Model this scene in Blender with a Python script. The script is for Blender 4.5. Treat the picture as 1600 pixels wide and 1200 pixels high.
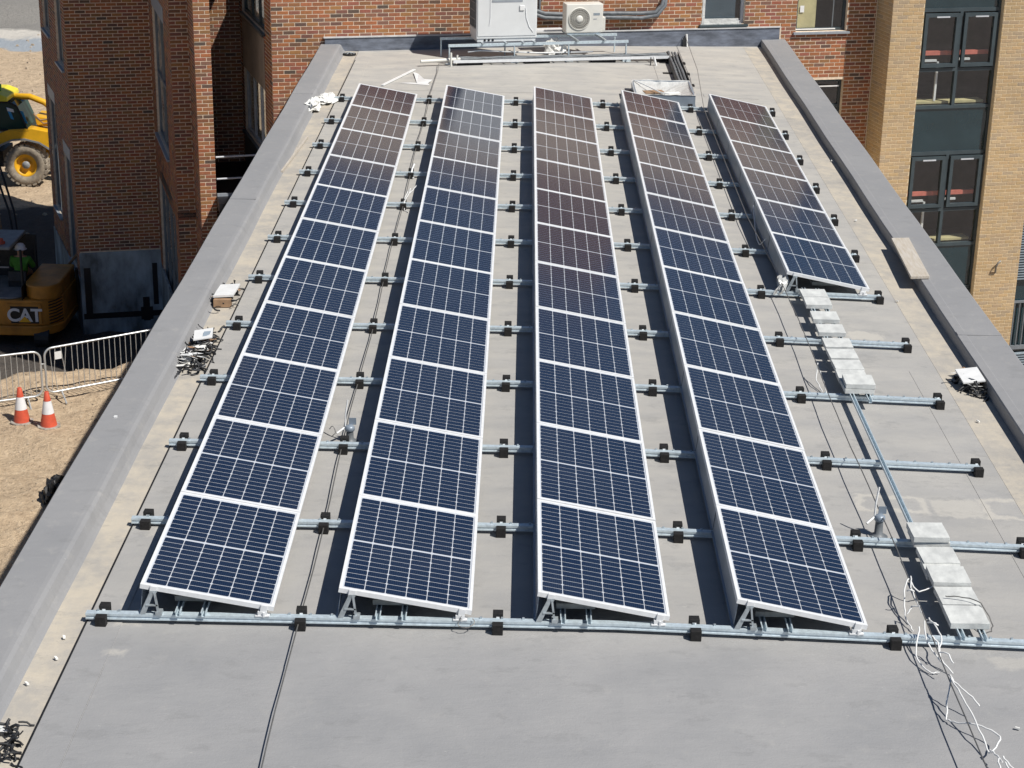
import bpy, math, random
from mathutils import Vector, Matrix
random.seed(7)
D = bpy.data
for o in list(D.objects): D.objects.remove(o)
SC = bpy.context.scene
COL = SC.collection
rad = math.radians

# ------------------------------------------------------------------ camera
cam_d = D.cameras.new('camera'); cam = D.objects.new('camera', cam_d); COL.objects.link(cam)
PIT, YAW, ROL = 0.35684558677954487, -0.0026145224644461805, -0.01884675230718565
ca, sa, cb, sb, cc, sc_ = math.cos(PIT), math.sin(PIT), math.cos(YAW), math.sin(YAW), math.cos(ROL), math.sin(ROL)
fwd = Vector((sb*ca, cb*ca, -sa)); rgt = Vector((cb, -sb, 0)); dwn = fwd.cross(rgt)
r2 = rgt*cc + dwn*sc_; d2 = -rgt*sc_ + dwn*cc
M = Matrix(((r2.x, -d2.x, -fwd.x, 0.970), (r2.y, -d2.y, -fwd.y, -12.838), (r2.z, -d2.z, -fwd.z, 6.826), (0, 0, 0, 1)))
cam.matrix_world = M
cam_d.sensor_width = 36; cam_d.lens = 2904.5/1600*36
cam_d.clip_start = 0.2; cam_d.clip_end = 3000
SC.camera = cam
# ------------------------------------------------------------------ light
SUN = Vector((.62, -.42, 1.0)).normalized()
w = D.worlds.new('World'); SC.world = w; w.use_nodes = True
nt = w.node_tree; bg = nt.nodes['Background']
sky = nt.nodes.new('ShaderNodeTexSky'); sky.sky_type = 'NISHITA'; sky.sun_disc = False
sky.sun_elevation = math.asin(SUN.z); sky.sun_rotation = math.atan2(SUN.x, SUN.y)
sky.air_density = 0.85; sky.dust_density = 0.15; sky.ozone_density = 3.5
nt.links.new(sky.outputs[0], bg.inputs[0]); bg.inputs[1].default_value = 0.058
sl = D.lights.new('sun', 'SUN'); sl.energy = 5.0; sl.angle = rad(.5); sl.color = (1, .965, .9)
so = D.objects.new('sun', sl); COL.objects.link(so); so.rotation_euler = SUN.to_track_quat('Z', 'Y').to_euler(); so.location = (10, -10, 30)
SC.view_settings.view_transform = 'Standard'; SC.view_settings.look = 'None'
SC.view_settings.exposure = 0.0; SC.view_settings.gamma = 1.0; SC.view_settings.use_curve_mapping = False
SC.render.engine = 'CYCLES'; SC.cycles.diffuse_bounces = 2

# ------------------------------------------------------------------ materials
MATS = {}
def nodes(name):
    m = D.materials.new(name); m.use_nodes = True; MATS[name] = m
    t = m.node_tree; return m, t, t.nodes['Principled BSDF']
def N(t, kind, **kw):
    n = t.nodes.new(kind)
    for k, v in kw.items(): setattr(n, k, v)
    return n
def math_n(t, op, a, b=None, c=None, clamp=False):
    n = N(t, 'ShaderNodeMath', operation=op); n.use_clamp = clamp
    for i, x in enumerate((a, b, c)):
        if x is None: continue
        if isinstance(x, (int, float)): n.inputs[i].default_value = x
        else: t.links.new(x, n.inputs[i])
    return n.outputs[0]
def mixc(t, f, a, b):
    n = N(t, 'ShaderNodeMix', data_type='RGBA')
    for s, x in ((0, f), (6, a), (7, b)):
        if isinstance(x, (int, float)): n.inputs[s].default_value = x
        elif isinstance(x, tuple): n.inputs[s].default_value = (*x[:3], 1)
        else: t.links.new(x, n.inputs[s])
    return n.outputs[2]
def ramp(t, f, stops):
    n = N(t, 'ShaderNodeValToRGB'); t.links.new(f, n.inputs[0]); e = n.color_ramp.elements
    while len(e) < len(stops): e.new(.5)
    for q, (p, c) in zip(e, stops): q.position = p; q.color = (*c, 1) if isinstance(c, tuple) else (c, c, c, 1)
    return n.outputs[0]
def noise(t, co, scale, detail=4, rough=.55, stretch=None):
    if stretch:
        mp = N(t, 'ShaderNodeMapping'); t.links.new(co, mp.inputs[0]); mp.inputs['Scale'].default_value = stretch; co = mp.outputs[0]
    n = N(t, 'ShaderNodeTexNoise'); t.links.new(co, n.inputs['Vector'])
    n.inputs['Scale'].default_value = scale; n.inputs['Detail'].default_value = detail; n.inputs['Roughness'].default_value = rough
    return n.outputs[0]
def bump(t, b, h, strength=.3, dist=.02):
    n = N(t, 'ShaderNodeBump'); n.inputs['Strength'].default_value = strength; n.inputs['Distance'].default_value = dist
    t.links.new(h, n.inputs['Height']); t.links.new(n.outputs[0], b.inputs['Normal'])
def simple(name, col, rough=.6, metal=0., var=.12, scale=6., bmp=0., col2=None, stretch=None, spec=None):
    m, t, b = nodes(name)
    co = N(t, 'ShaderNodeNewGeometry').outputs['Position']
    f = noise(t, co, scale, 5, .6, stretch)
    c2 = col2 or tuple(x*(1-var*2) for x in col)
    f2 = math_n(t, 'MULTIPLY_ADD', f, 3.0, -1.0, clamp=True)
    t.links.new(mixc(t, f2, c2, tuple(min(1, x*(1+var*.5)) for x in col)), b.inputs['Base Color'])
    b.inputs['Roughness'].default_value = rough; b.inputs['Metallic'].default_value = metal
    if spec is not None: b.inputs['Specular IOR Level'].default_value = spec
    if bmp: bump(t, b, f, bmp)
    return m

def brick_mat(name, cols, rough=.85):
    m, t, b = nodes(name)
    at = N(t, 'ShaderNodeAttribute', attribute_name='tone')
    oi = N(t, 'ShaderNodeObjectInfo')
    r = math_n(t, 'FRACT', math_n(t, 'ADD', at.outputs['Fac'], oi.outputs['Random']))
    n = len(cols)
    base = ramp(t, r, [(i/(n-1), c) for i, c in enumerate(cols)])
    co = N(t, 'ShaderNodeNewGeometry').outputs['Position']
    g = noise(t, co, 28, 5, .7)
    big = noise(t, co, .9, 3, .5)
    k = math_n(t, 'MULTIPLY_ADD', g, .7, .62)
    k = math_n(t, 'MULTIPLY', k, math_n(t, 'MULTIPLY_ADD', big, .5, .75))
    mm = N(t, 'ShaderNodeVectorMath', operation='SCALE'); t.links.new(base, mm.inputs[0]); t.links.new(k, mm.inputs['Scale'])
    t.links.new(mm.outputs[0], b.inputs['Base Color']); b.inputs['Roughness'].default_value = rough
    b.inputs['Specular IOR Level'].default_value = .25
    bump(t, b, g, .5, .004)
    return m
brick_mat('red_brick', [(.36, .125, .065), (.42, .165, .07), (.24, .10, .06), (.38, .19, .075), (.33, .12, .085), (.11, .085, .07), (.38, .15, .065), (.27, .15, .07), (.35, .12, .075), (.20, .12, .09), (.40, .15, .075)])
brick_mat('buff_brick', [(.52, .375, .21), (.48, .34, .185), (.55, .405, .24), (.45, .33, .21), (.53, .365, .195), (.5, .37, .225), (.40, .31, .215)])
simple('red_mortar', (.84, .68, .52), .95, var=.12, scale=12, bmp=.3)
simple('buff_mortar', (.74, .60, .40), .95, var=.08, scale=12, bmp=.3)
# brick pattern for walls above the picture, far from any close look
def far_brick(name, c1, c2, mo):
    m, t, b = nodes(name)
    tc = N(t, 'ShaderNodeTexCoord'); sp = N(t, 'ShaderNodeSeparateXYZ'); t.links.new(tc.outputs['Object'], sp.inputs[0])
    cb_ = N(t, 'ShaderNodeCombineXYZ'); t.links.new(sp.outputs[0], cb_.inputs[0]); t.links.new(sp.outputs[2], cb_.inputs[1])
    br = N(t, 'ShaderNodeTexBrick'); t.links.new(cb_.outputs[0], br.inputs['Vector'])
    br.inputs['Color1'].default_value = (*c1, 1); br.inputs['Color2'].default_value = (*c2, 1); br.inputs['Mortar'].default_value = (*mo, 1)
    br.inputs['Scale'].default_value = 1; br.inputs['Brick Width'].default_value = .236; br.inputs['Row Height'].default_value = .0787; br.inputs['Mortar Size'].default_value = .006
    t.links.new(br.outputs[0], b.inputs['Base Color']); b.inputs['Roughness'].default_value = .9
far_brick('upper_red_brick', (.30, .15, .09), (.22, .115, .075), (.44, .35, .27))
far_brick('upper_buff_brick', (.55, .38, .19), (.48, .33, .17), (.6, .48, .3))

def membrane(name, dusty):
    m, t, b = nodes(name)
    co = N(t, 'ShaderNodeNewGeometry').outputs['Position']
    sp = N(t, 'ShaderNodeSeparateXYZ'); t.links.new(co, sp.inputs[0]); X, Y = sp.outputs[0], sp.outputs[1]
    n1 = noise(t, co, .9, 6, .6); n2 = noise(t, co, 7, 6, .65, (1, .7, 1)); n3 = noise(t, co, 2.2, 5, .6, (.6, 1.3, 1)); n4 = noise(t, co, 60, 3, .7)
    grey = mixc(t, math_n(t, 'MULTIPLY_ADD', n1, 2.4, -.7, clamp=True), (.265, .267, .275), (.342, .338, .338))
    dust = (.50, .475, .43)
    # dust lies on the old membrane among the panels, thicker in streaks and low spots
    if dusty == 'coping': grey = mixc(t, .5, grey, (.26, .26, .268))
    if dusty == 'roof':
        zone = ramp(t, math_n(t, 'MULTIPLY_ADD', Y, 1/30., .1), [(0., .03), (.085, .06), (.11, .42), (.45, .8), (.9, 1.)])
        f = math_n(t, 'MULTIPLY', math_n(t, 'MULTIPLY_ADD', n3, 1.6, -.05, clamp=True), zone)
        f = math_n(t, 'ADD', f, math_n(t, 'MULTIPLY', math_n(t, 'MULTIPLY_ADD', n2, 3., -1.75, clamp=True), .3), clamp=True)
        wob = math_n(t, 'MULTIPLY_ADD', n2, .28, -.14)
        Yw = math_n(t, 'ADD', Y, wob); Xw = math_n(t, 'ADD', X, wob)
        def box(x0, x1, y0, y1, s, hollow=0):
            hx = math_n(t, 'SUBTRACT', (x1-x0)/2, math_n(t, 'ABSOLUTE', math_n(t, 'SUBTRACT', Xw, (x0+x1)/2)))
            hy = math_n(t, 'SUBTRACT', (y1-y0)/2, math_n(t, 'ABSOLUTE', math_n(t, 'SUBTRACT', Yw, (y0+y1)/2)))
            d = math_n(t, 'MINIMUM', hx, hy)
            a = math_n(t, 'MULTIPLY', d, 14., clamp=True)
            if hollow:
                a = math_n(t, 'SUBTRACT', a, math_n(t, 'MULTIPLY', math_n(t, 'SUBTRACT', d, hollow), 16., clamp=True), clamp=True)
            return math_n(t, 'MULTIPLY', a, s)
        for q in ((4.05, 4.8, 2.5, 2.98, .9, .1), (4.75, 5.3, 2.45, 2.95, .8), (5.2, 5.95, 2.45, 3.0, .95, .1), (4.75, 5.25, 7.35, 7.75, .95), (4.95, 5.65, 5.2, 5.5, .55),
                  (-2.2, -1.9, 1.5, 1.95, .7, .08), (-2.2, -1.95, 2.7, 3.2, .5), (-2.15, -1.85, -.1, .4, .6), (-2.1, -1.9, -.55, -.4, .7), (4.6, 6.2, -.35, -.05, .55), (4.9, 5.7, 22.2, 22.45, .8), (5.25, 5.7, 17.4, 17.7, .8),
                  (4.7, 5.9, 24.6, 24.9, .6), (5.3, 5.6, 12.8, 13.1, .6), (-.9, 2.8, 22.3, 22.5, .5), (-2.3, -1.95, 17.2, 17.6, .6), (-2.25, -1.95, 12.5, 12.9, .6), (5.2, 5.6, 15.2, 15.5, .7)):
            f = math_n(t, 'MAXIMUM', f, box(*q))
    elif dusty == 'gutter':
        f = ramp(t, math_n(t, 'ADD', math_n(t, 'MULTIPLY_ADD', n1, .5, math_n(t, 'MULTIPLY', n3, .4)), math_n(t, 'MULTIPLY_ADD', n2, .5, -.18)), [(0, .15), (.44, .5), (.62, 1.)])
        dust = (.53, .475, .39)
    else:
        f = math_n(t, 'MULTIPLY', math_n(t, 'MULTIPLY_ADD', n2, 3., -1.7, clamp=True), .45)
    vor = N(t, 'ShaderNodeTexVoronoi'); t.links.new(co, vor.inputs['Vector']); vor.inputs['Scale'].default_value = .33
    vd = math_n(t, 'ADD', vor.outputs['Distance'], math_n(t, 'MULTIPLY', n1, .5))
    grey = mixc(t, ramp(t, vd, [(.38, .5), (.46, .42), (.475, 0.)]), grey, (.25, .255, .265))
    c = mixc(t, f, grey, dust)
    scuff = noise(t, co, 2.4, 8, .72, (1.0, 1.7, 1))
    dk = ramp(t, scuff, [(.56, 0.), (.64, .28), (.72, .0)])
    c = mixc(t, dk, c, (.2, .2, .2))
    lt = ramp(t, noise(t, co, 7, 6, .75, (1, 1.8, 1)), [(.66, 0.), (.74, .5)])
    c = mixc(t, lt, c, (.6, .58, .53))
    t.links.new(c, b.inputs['Base Color']); b.inputs['Roughness'].default_value = .72
    b.inputs['Specular IOR Level'].default_value = .3
    h = math_n(t, 'ADD', math_n(t, 'MULTIPLY', n3, 1.), math_n(t, 'MULTIPLY', n4, .12))
    bump(t, b, h, .6, .03)
membrane('membrane', 'roof'); membrane('gutter_membrane', 'gutter'); membrane('coping_membrane', 'coping')
simple('flashing', (.17, .19, .235), .55, var=.25, scale=5, stretch=(.6, .6, 2.))
simple('flashing_cap', (.62, .62, .62), .5)
simple('white_aluminium', (.79, .80, .81), .36, 0., .05, 20)
simple('galvanised', (.66, .76, .82), .4, .35, .10, 25)
simple('galvanised_dull', (.5, .55, .58), .45, .5, .15, 18)
simple('sheet_metal', (.27, .32, .38), .42, .2, .08, 4)
simple('rubber', (.013, .012, .012), .8, 0, .3, 40, .3)
simple('slab', (.64, .65, .63), .92, 0, .12, 9, .35, (.50, .51, .50), (1, .45, 1))
simple('shaded_slab', (.34, .34, .32), .92, 0, .16, 9, .35)  # same slab, with the shade under the panels put into its colour
simple('timber', (.52, .48, .43), .85, 0, .15, 5, .3, (.46, .40, .32), (8, .8, 8))
simple('white_plastic', (.82, .82, .81), .45, 0, .05, 10)
simple('white_rag', (.85, .84, .8), .9, 0, .08, 14, .4)
simple('ac_white', (.72, .73, .73), .38, 0, .03, 3)
simple('ac_cream', (.74, .72, .66), .4, 0, .04, 3)
simple('grille', (.06, .062, .065), .5, 0, .2, 8)
simple('fan_grey', (.22, .2, .17), .5, 0, .2, 8)
simple('black', (.012, .012, .014), .5, 0, .3, 8)
simple('pipe_grey', (.16, .175, .19), .5, 0, .2, 10)
simple('conductor', (.26, .25, .235), .45, .6, .1, 10)
simple('frame_dark', (.055, .075, .085), .4, 0, .1, 4)
simple('frame_white', (.6, .62, .66), .4, 0, .08, 4)
simple('frame_grey', (.2, .22, .24), .4, 0, .1, 4)
simple('sill', (.33, .36, .40), .5, 0, .1, 4)
simple('render_beige', (.34, .27, .22), .9, 0, .1, 3)
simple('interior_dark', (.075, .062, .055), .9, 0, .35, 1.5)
simple('interior_beige', (.62, .54, .30), .9, 0, .15, 2)
simple('blind_blue', (.055, .085, .11), .5, 0, .05, 2)
simple('red_bar', (.70, .20, .15), .5, 0, .1, 4)
simple('tanking', (.34, .40, .44), .45, 0, .38, 2.2, .4, None, (1, 1, .5))
simple('bitumen', (.01, .01, .014), .5, 0, .2, 6)
simple('digger_yellow', (.58, .25, .035), .5, 0, .18, 2.5)
simple('loader_yellow', (.82, .44, .02), .35, 0, .08, 3)
simple('roof_yellow', (.85, .72, .05), .4, 0, .08, 3)
simple('machine_sand', (.45, .33, .18), .6, 0, .15, 5)
simple('tyre', (.34, .29, .22), .95, 0, .2, 9, .4, (.20, .17, .14))
simple('machine_dark', (.03, .032, .036), .55, 0, .3, 5)
simple('machine_grey', (.28, .29, .3), .5, 0, .15, 4)
simple('blue_plastic', (.02, .28, .6), .4, 0, .1, 4)
simple('green_paint', (.05, .35, .08), .5, 0, .2, 5)
simple('cone_red', (.66, .105, .055), .5, 0, .1, 8)
simple('cone_white', (.8, .8, .82), .4, 0, .06, 8)
simple('cone_base', (.42, .38, .33), .8, 0, .25, 9)
simple('barrier_metal', (.62, .63, .63), .35, .5, .1, 9)
simple('hivis', (.07, .26, .03), .8, 0, .1, 9)
simple('skin', (.45, .26, .18), .6, 0, .05, 9)
simple('trousers', (.03, .035, .05), .85, 0, .1, 9)
simple('cardboard', (.35, .22, .13), .9, 0, .15, 9)
simple('louvre', (.25, .30, .34), .4, .3, .1, 9)
simple('stone_light', (.5, .48, .44), .9, 0, .2, 9, .4)
simple('yard_stone', (.52, .42, .31), .95, 0, .3, 3)
simple('mark_blue', (.28, .34, .40), .5, 0, .05, 9)

def cell_mat():
    m, t, b = nodes('solar_cell')
    tc = N(t, 'ShaderNodeTexCoord'); sp = N(t, 'ShaderNodeSeparateXYZ'); t.links.new(tc.outputs['Object'], sp.inputs[0])
    # bus bars: fine silver lines along the string
    fx = math_n(t, 'FRACT', math_n(t, 'MULTIPLY', sp.outputs[0], 1/.0165))
    ln = math_n(t, 'GREATER_THAN', fx, .90)
    co = N(t, 'ShaderNodeNewGeometry').outputs['Position']
    n = noise(t, co, 35, 4, .6); n2 = noise(t, co, 1.2, 3, .5)
    oi = N(t, 'ShaderNodeObjectInfo')
    base = mixc(t, n, (.0018, .009, .031), (.0038, .015, .047))
    base = mixc(t, math_n(t, 'MULTIPLY', ln, .3), base, (.07, .11, .19))
    dustf = math_n(t, 'ADD', math_n(t, 'MULTIPLY_ADD', n2, .05, -.012, clamp=True), math_n(t, 'MULTIPLY', oi.outputs['Random'], .012))
    base = mixc(t, dustf, base, (.34, .35, .36))
    t.links.new(base, b.inputs['Base Color']); b.inputs['Roughness'].default_value = .15; b.inputs['IOR'].default_value = 1.6
cell_mat()
m, t, b = nodes('backsheet'); b.inputs['Base Color'].default_value = (.57, .60, .65, 1); b.inputs['Roughness'].default_value = .16

m, t, b = nodes('pane')
t.nodes.remove(b); out = t.nodes['Material Output']
gl = N(t, 'ShaderNodeBsdfGlossy'); gl.inputs['Roughness'].default_value = .02; gl.inputs[0].default_value = (.9, .95, 1, 1)
tr = N(t, 'ShaderNodeBsdfTransparent'); tr.inputs[0].default_value = (.97, .98, .975, 1)
fr = N(t, 'ShaderNodeFresnel'); fr.inputs[0].default_value = 1.6
nn = noise(t, N(t, 'ShaderNodeNewGeometry').outputs['Position'], 1.1, 2, .4, (1, 1, 2.4))
bp_ = N(t, 'ShaderNodeBump'); bp_.inputs['Strength'].default_value = .6; bp_.inputs['Distance'].default_value = .06; t.links.new(nn, bp_.inputs['Height'])
t.links.new(bp_.outputs[0], gl.inputs['Normal'])
mx = N(t, 'ShaderNodeMixShader'); t.links.new(math_n(t, 'MULTIPLY', math_n(t, 'ADD', fr.outputs[0], .05, clamp=True), math_n(t, 'SUBTRACT', 1.0, N(t, 'ShaderNodeNewGeometry').outputs['Backfacing'])), mx.inputs[0]); t.links.new(tr.outputs[0], mx.inputs[1]); t.links.new(gl.outputs[0], mx.inputs[2])
t.links.new(mx.outputs[0], out.inputs[0])
m, t, b = nodes('spandrel_glass'); b.inputs['Base Color'].default_value = (.012, .035, .045, 1); b.inputs['Roughness'].default_value = .05; b.inputs['IOR'].default_value = 1.8
bump(t, b, noise(t, N(t, 'ShaderNodeNewGeometry').outputs['Position'], 1.2, 2, .4), .8, .10)
m, t, b = nodes('cab_glass'); b.inputs['Base Color'].default_value = (.02, .05, .04, 1); b.inputs['Roughness'].default_value = .08
m, t, b = nodes('film'); b.inputs['Base Color'].default_value = (.62, .62, .60, 1); b.inputs['Roughness'].default_value = .18
bump(t, b, noise(t, N(t, 'ShaderNodeNewGeometry').outputs['Position'], 5, 4, .6), .8, .06)

# ground: sand, a darker band, gravel, a pale wet strip
m, t, b = nodes('site_ground')
co = N(t, 'ShaderNodeNewGeometry').outputs['Position']; sp = N(t, 'ShaderNodeSeparateXYZ'); t.links.new(co, sp.inputs[0])
n1 = noise(t, co, .7, 7, .65); n2 = noise(t, co, 4, 7, .7); n3 = noise(t, co, 14, 5, .7); nl = noise(t, co, .25, 4, .6, (.5, 1.6, 1))
sand = mixc(t, math_n(t, 'MULTIPLY_ADD', n2, 2.2, -.6, clamp=True), (.40, .295, .20), (.70, .545, .375))
sand = mixc(t, ramp(t, n3, [(.60, 0.), (.66, .6)]), mixc(t, ramp(t, n3, [(.36, .6), (.42, 0.)]), sand, (.2, .145, .10)), (.74, .62, .47))
dark_zone = mixc(t, n2, (.06, .055, .05), (.15, .13, .115))
grav = mixc(t, math_n(t, 'MULTIPLY_ADD', n3, 2., -.5, clamp=True), (.20, .19, .175), (.36, .34, .31))
Yn = math_n(t, 'ADD', sp.outputs[1], math_n(t, 'MULTIPLY_ADD', n1, 3., -1.5))
def step(e, k=1.5): return math_n(t, 'MULTIPLY', math_n(t, 'SUBTRACT', Yn, e), k, clamp=True)
c = mixc(t, step(24.0, 2), sand, dark_zone); c = mixc(t, step(41.0), c, sand)
c = mixc(t, step(66.5, 2), c, (.36, .39, .42)); c = mixc(t, step(68.8, 2), c, (.62, .58, .52)); c = mixc(t, step(71.0, 1.2), c, grav)
wx = math_n(t, 'MULTIPLY', math_n(t, 'SUBTRACT', sp.outputs[0], 3.), 1., clamp=True)
c = mixc(t, wx, c, mixc(t, n2, (.30, .25, .225), (.44, .38, .34)))
t.links.new(c, b.inputs['Base Color']); b.inputs['Roughness'].default_value = .95; b.inputs['Specular IOR Level'].default_value = .15
bump(t, b, math_n(t, 'ADD', n2, math_n(t, 'MULTIPLY', n3, .5)), .8, .14)

# ------------------------------------------------------------------ geometry helpers
class G:
    def __init__(s): s.v = []; s.f = []; s.tone = []; s.sm = []
    def add(s, vs, fs, tone=0., smooth=False):
        k = len(s.v); s.v += [tuple(p) for p in vs]; s.f += [tuple(i+k for i in f) for f in fs]
        s.tone += [tone]*len(fs); s.sm += [smooth]*len(fs); return s
    def obox(s, o, a, b, c, tone=0.):
        o, a, b, c = Vector(o), Vector(a), Vector(b), Vector(c)
        vs = [o, o+a, o+a+b, o+b, o+c, o+a+c, o+a+b+c, o+b+c]
        fs = [(0, 3, 2, 1), (4, 5, 6, 7), (0, 1, 5, 4), (1, 2, 6, 5), (2, 3, 7, 6), (3, 0, 4, 7)]
        if a.cross(b).dot(c) < 0: fs = [f[::-1] for f in fs]
        return s.add(vs, fs, tone)
    def box(s, x0, x1, y0, y1, z0, z1, tone=0.):
        return s.obox((x0, y0, z0), (x1-x0, 0, 0), (0, y1-y0, 0), (0, 0, z1-z0), tone)
    def tube(s, path, r, n=8, cap=True):
        P = [Vector(p) for p in path]; rings = []
        for i, p in enumerate(P):
            d = (P[min(i+1, len(P)-1)] - P[max(i-1, 0)]).normalized()
            u = d.orthogonal().normalized() if i == 0 else (u - d*u.dot(d)).normalized()
            v = d.cross(u); rr = r[i] if isinstance(r, (list, tuple)) else r
            rings.append([p + u*rr*math.cos(2*math.pi*k/n) + v*rr*math.sin(2*math.pi*k/n) for k in range(n)])
        vs = [q for R_ in rings for q in R_]
        fs = [(i*n+k, i*n+(k+1) % n, (i+1)*n+(k+1) % n, (i+1)*n+k) for i in range(len(P)-1) for k in range(n)]
        s.add(vs, fs, smooth=True)
        if cap: s.add(rings[0], [tuple(range(n))[::-1]]); s.add(rings[-1], [tuple(range(n))])
        return s
    def lathe(s, o, prof, n=20, axis=(0, 0, 1)):
        o = Vector(o); ax = Vector(axis).normalized(); u = ax.orthogonal().normalized(); v = ax.cross(u)
        vs = [o + ax*z + (u*math.cos(2*math.pi*k/n)+v*math.sin(2*math.pi*k/n))*r for r, z in prof for k in range(n)]
        fs = [(i*n+k, i*n+(k+1) % n, (i+1)*n+(k+1) % n, (i+1)*n+k) for i in range(len(prof)-1) for k in range(n)]
        return s.add(vs, fs, smooth=n > 10)
    def prism(s, poly, ext):
        e = Vector(ext); P = [Vector(p) for p in poly]; n = len(P)
        return s.add(P+[p+e for p in P], [tuple(range(n))[::-1], tuple(range(n, 2*n))]+[(i, (i+1) % n, n+(i+1) % n, n+i) for i in range(n)])
    def strip(s, profs):
        n = len(profs[0]); vs = [p for q in profs for p in q]
        return s.add(vs, [(i*n+k, i*n+k+1, (i+1)*n+k+1, (i+1)*n+k) for i in range(len(profs)-1) for k in range(n-1)])
    def mesh(s, name, mat):
        me = D.meshes.new(name); me.from_pydata(s.v, [], s.f)
        a = me.attributes.new('tone', 'FLOAT', 'FACE'); a.data.foreach_set('value', s.tone)
        me.polygons.foreach_set('use_smooth', s.sm)
        if isinstance(mat, str): me.materials.append(MATS[mat])
        me.update(); return me
    def obj(s, name, mat, parent=None, loc=None, bevel=0.):
        return put(name, s.mesh(name, mat), parent, loc, bevel)
def put(name, me, parent=None, loc=None, bevel=0., rot=None):
    o = D.objects.new(name, me); COL.objects.link(o)
    if parent: o.parent = parent
    if loc is not None: o.location = loc
    if rot is not None: o.rotation_euler = rot
    if bevel:
        b_ = o.modifiers.new('bevel', 'BEVEL'); b_.width = bevel; b_.segments = 2; b_.limit_method = 'ANGLE'
    return o
def thing(name, label, cat, group=None, loc=(0, 0, 0), rot=(0, 0, 0)):
    o = D.objects.new(name, None); COL.objects.link(o); o.location = loc; o.rotation_euler = rot; o.empty_display_size = .1
    o['label'] = label; o['category'] = cat
    if group: o['group'] = group
    return o
def tag(o, label, cat, group=None):
    o['label'] = label; o['category'] = cat
    if group: o['group'] = group
    return o
def copy_tree(src, label, loc, rot=None):
    c = src.copy(); COL.objects.link(c); c.location = loc; c['label'] = label
    if rot: c.rotation_euler = rot
    for ch in src.children:
        d = ch.copy(); COL.objects.link(d); d.parent = c
        for g2 in ch.children:
            e = g2.copy(); COL.objects.link(e); e.parent = d
    return c
ORD = ['first', 'second', 'third', 'fourth', 'fifth', 'sixth', 'seventh', 'eighth', 'ninth', 'tenth', 'eleventh', 'twelfth']

# roof falls gently to the right beyond x = 1.79
KX, KS = 1.79, .0294
def rz(x): return -KS*max(0., x-KX)
PITCH = 1.775
SKEW = rad(14); U = Vector((math.cos(SKEW), math.sin(SKEW), 0)); NW = Vector((math.sin(SKEW), -math.cos(SKEW), 0)); W0 = Vector((-1.835, 24.601, 0))
def W(s, off, z): return W0 + U*s + NW*off + Vector((0, 0, z))
def ywall(x): return 24.601 + (x+1.835)*math.tan(SKEW)

# ------------------------------------------------------------------ ground
def gnoise():
    import mathutils
    return mathutils.noise
NZ = gnoise()
def gz(x, y):
    if x > 2.5: return -8.0
    n = NZ.noise(Vector((x*.9, y*.9, 0)))*.10 + NZ.noise(Vector((x*2.6, y*2.6, 3)))*.05 + NZ.noise(Vector((x*7, y*7, 5)))*.022
    edge = 21.6 + .45*(x+8) + NZ.noise(Vector((x*1.3, 0, 9)))*.3
    k = min(1, max(0, (y-edge)/1.2)); k = k*k*(3-2*k)
    z = -6.0 - 2.0*k + n*(1+.6*math.sin(math.pi*k))
    lip = math.exp(-((y-edge+.15)/.35)**2)*.10
    z += lip
    if y > 36: z += .25*NZ.noise(Vector((x*.12, y*.25, 1)))
    return z
g = G()
xs = [-60, -45, -36] + [-30+.5*i for i in range(30)] + [-15+.1*i for i in range(121)] + [-2.9, 0, 2.5, 6, 10, 18, 40]
ys = [-30, -15, -5, 2, 6] + [8+.2*i for i in range(20)] + [12+.09*i for i in range(133)] + [24+.18*i for i in range(112)] + [44.3+.5*i for i in range(90)] + [95, 110, 140]
xs = sorted(set(xs)); ys = sorted(set(ys)); nx = len(xs)
vs = [(x, y, gz(x, y)) for y in ys for x in xs]
fs = [(j*nx+i, j*nx+i+1, (j+1)*nx+i+1, (j+1)*nx+i) for j in range(len(ys)-1) for i in range(nx-1)]
g.add(vs, fs, smooth=True)
go = g.obj('ground', 'site_ground'); go['kind'] = 'structure'
g = G(); g.add([(-2500, -2500, -9.2), (2500, -2500, -9.2), (2500, 2500, -9.2), (-2500, 2500, -9.2)], [(0, 1, 2, 3)])
o = g.obj('outer_ground', 'site_ground'); o['kind'] = 'structure'

# ------------------------------------------------------------------ the flat roof building
FR = thing('flat_roof_building', 'flat grey membrane roof with low parapets carrying the solar array', 'building')
Y0 = -7.5
g = G()
cols_x = [-2.33, -2.06, 0, KX, 3.5, 5.99]
g.strip([[(x, Y0, rz(x)) for x in cols_x], [(x, ywall(x), rz(x)) for x in cols_x]])
g.obj('roof_membrane', 'membrane', FR)
# raised laps of the membrane sheets
def lap(x0, x1, y0, y1, z=.005, nm='membrane_sheet', mat='membrane'):
    g = G(); zz = lambda x: rz(x)
    g.add([(x0, y0, zz(x0)), (x1, y0, zz(x1)), (x1, y1, zz(x1)), (x0, y1, zz(x0)), (x0, y0, zz(x0)+z), (x1, y0, zz(x1)+z), (x1, y1, zz(x1)+z), (x0, y1, zz(x0)+z)],
          [(4, 5, 6, 7), (0, 1, 5, 4), (1, 2, 6, 5), (2, 3, 7, 6), (3, 0, 4, 7)])
    return g.obj(nm, mat, FR)
lap(-2.32, -2.05, Y0, 24.2, .007)
g = G(); P_ = [(-2.04, 0), (KX, 0), (4.9, 0)]
g.add([(x, yy, rz(x)+zz) for yy, zz in ((Y0, .004), (-.66, .004), (-.655, .0)) for x, _ in P_], [(0, 1, 4, 3), (1, 2, 5, 4), (3, 4, 7, 6), (4, 5, 8, 7)]); g.obj('membrane_sheet', 'membrane', FR)
lap(3.55, 3.86, 14.0, 24.8, .006)
lap(5.28, 5.50, -3., 6.4, .003)
lap(-2.04, 1.7, 20.6, 20.9, .006)
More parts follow.
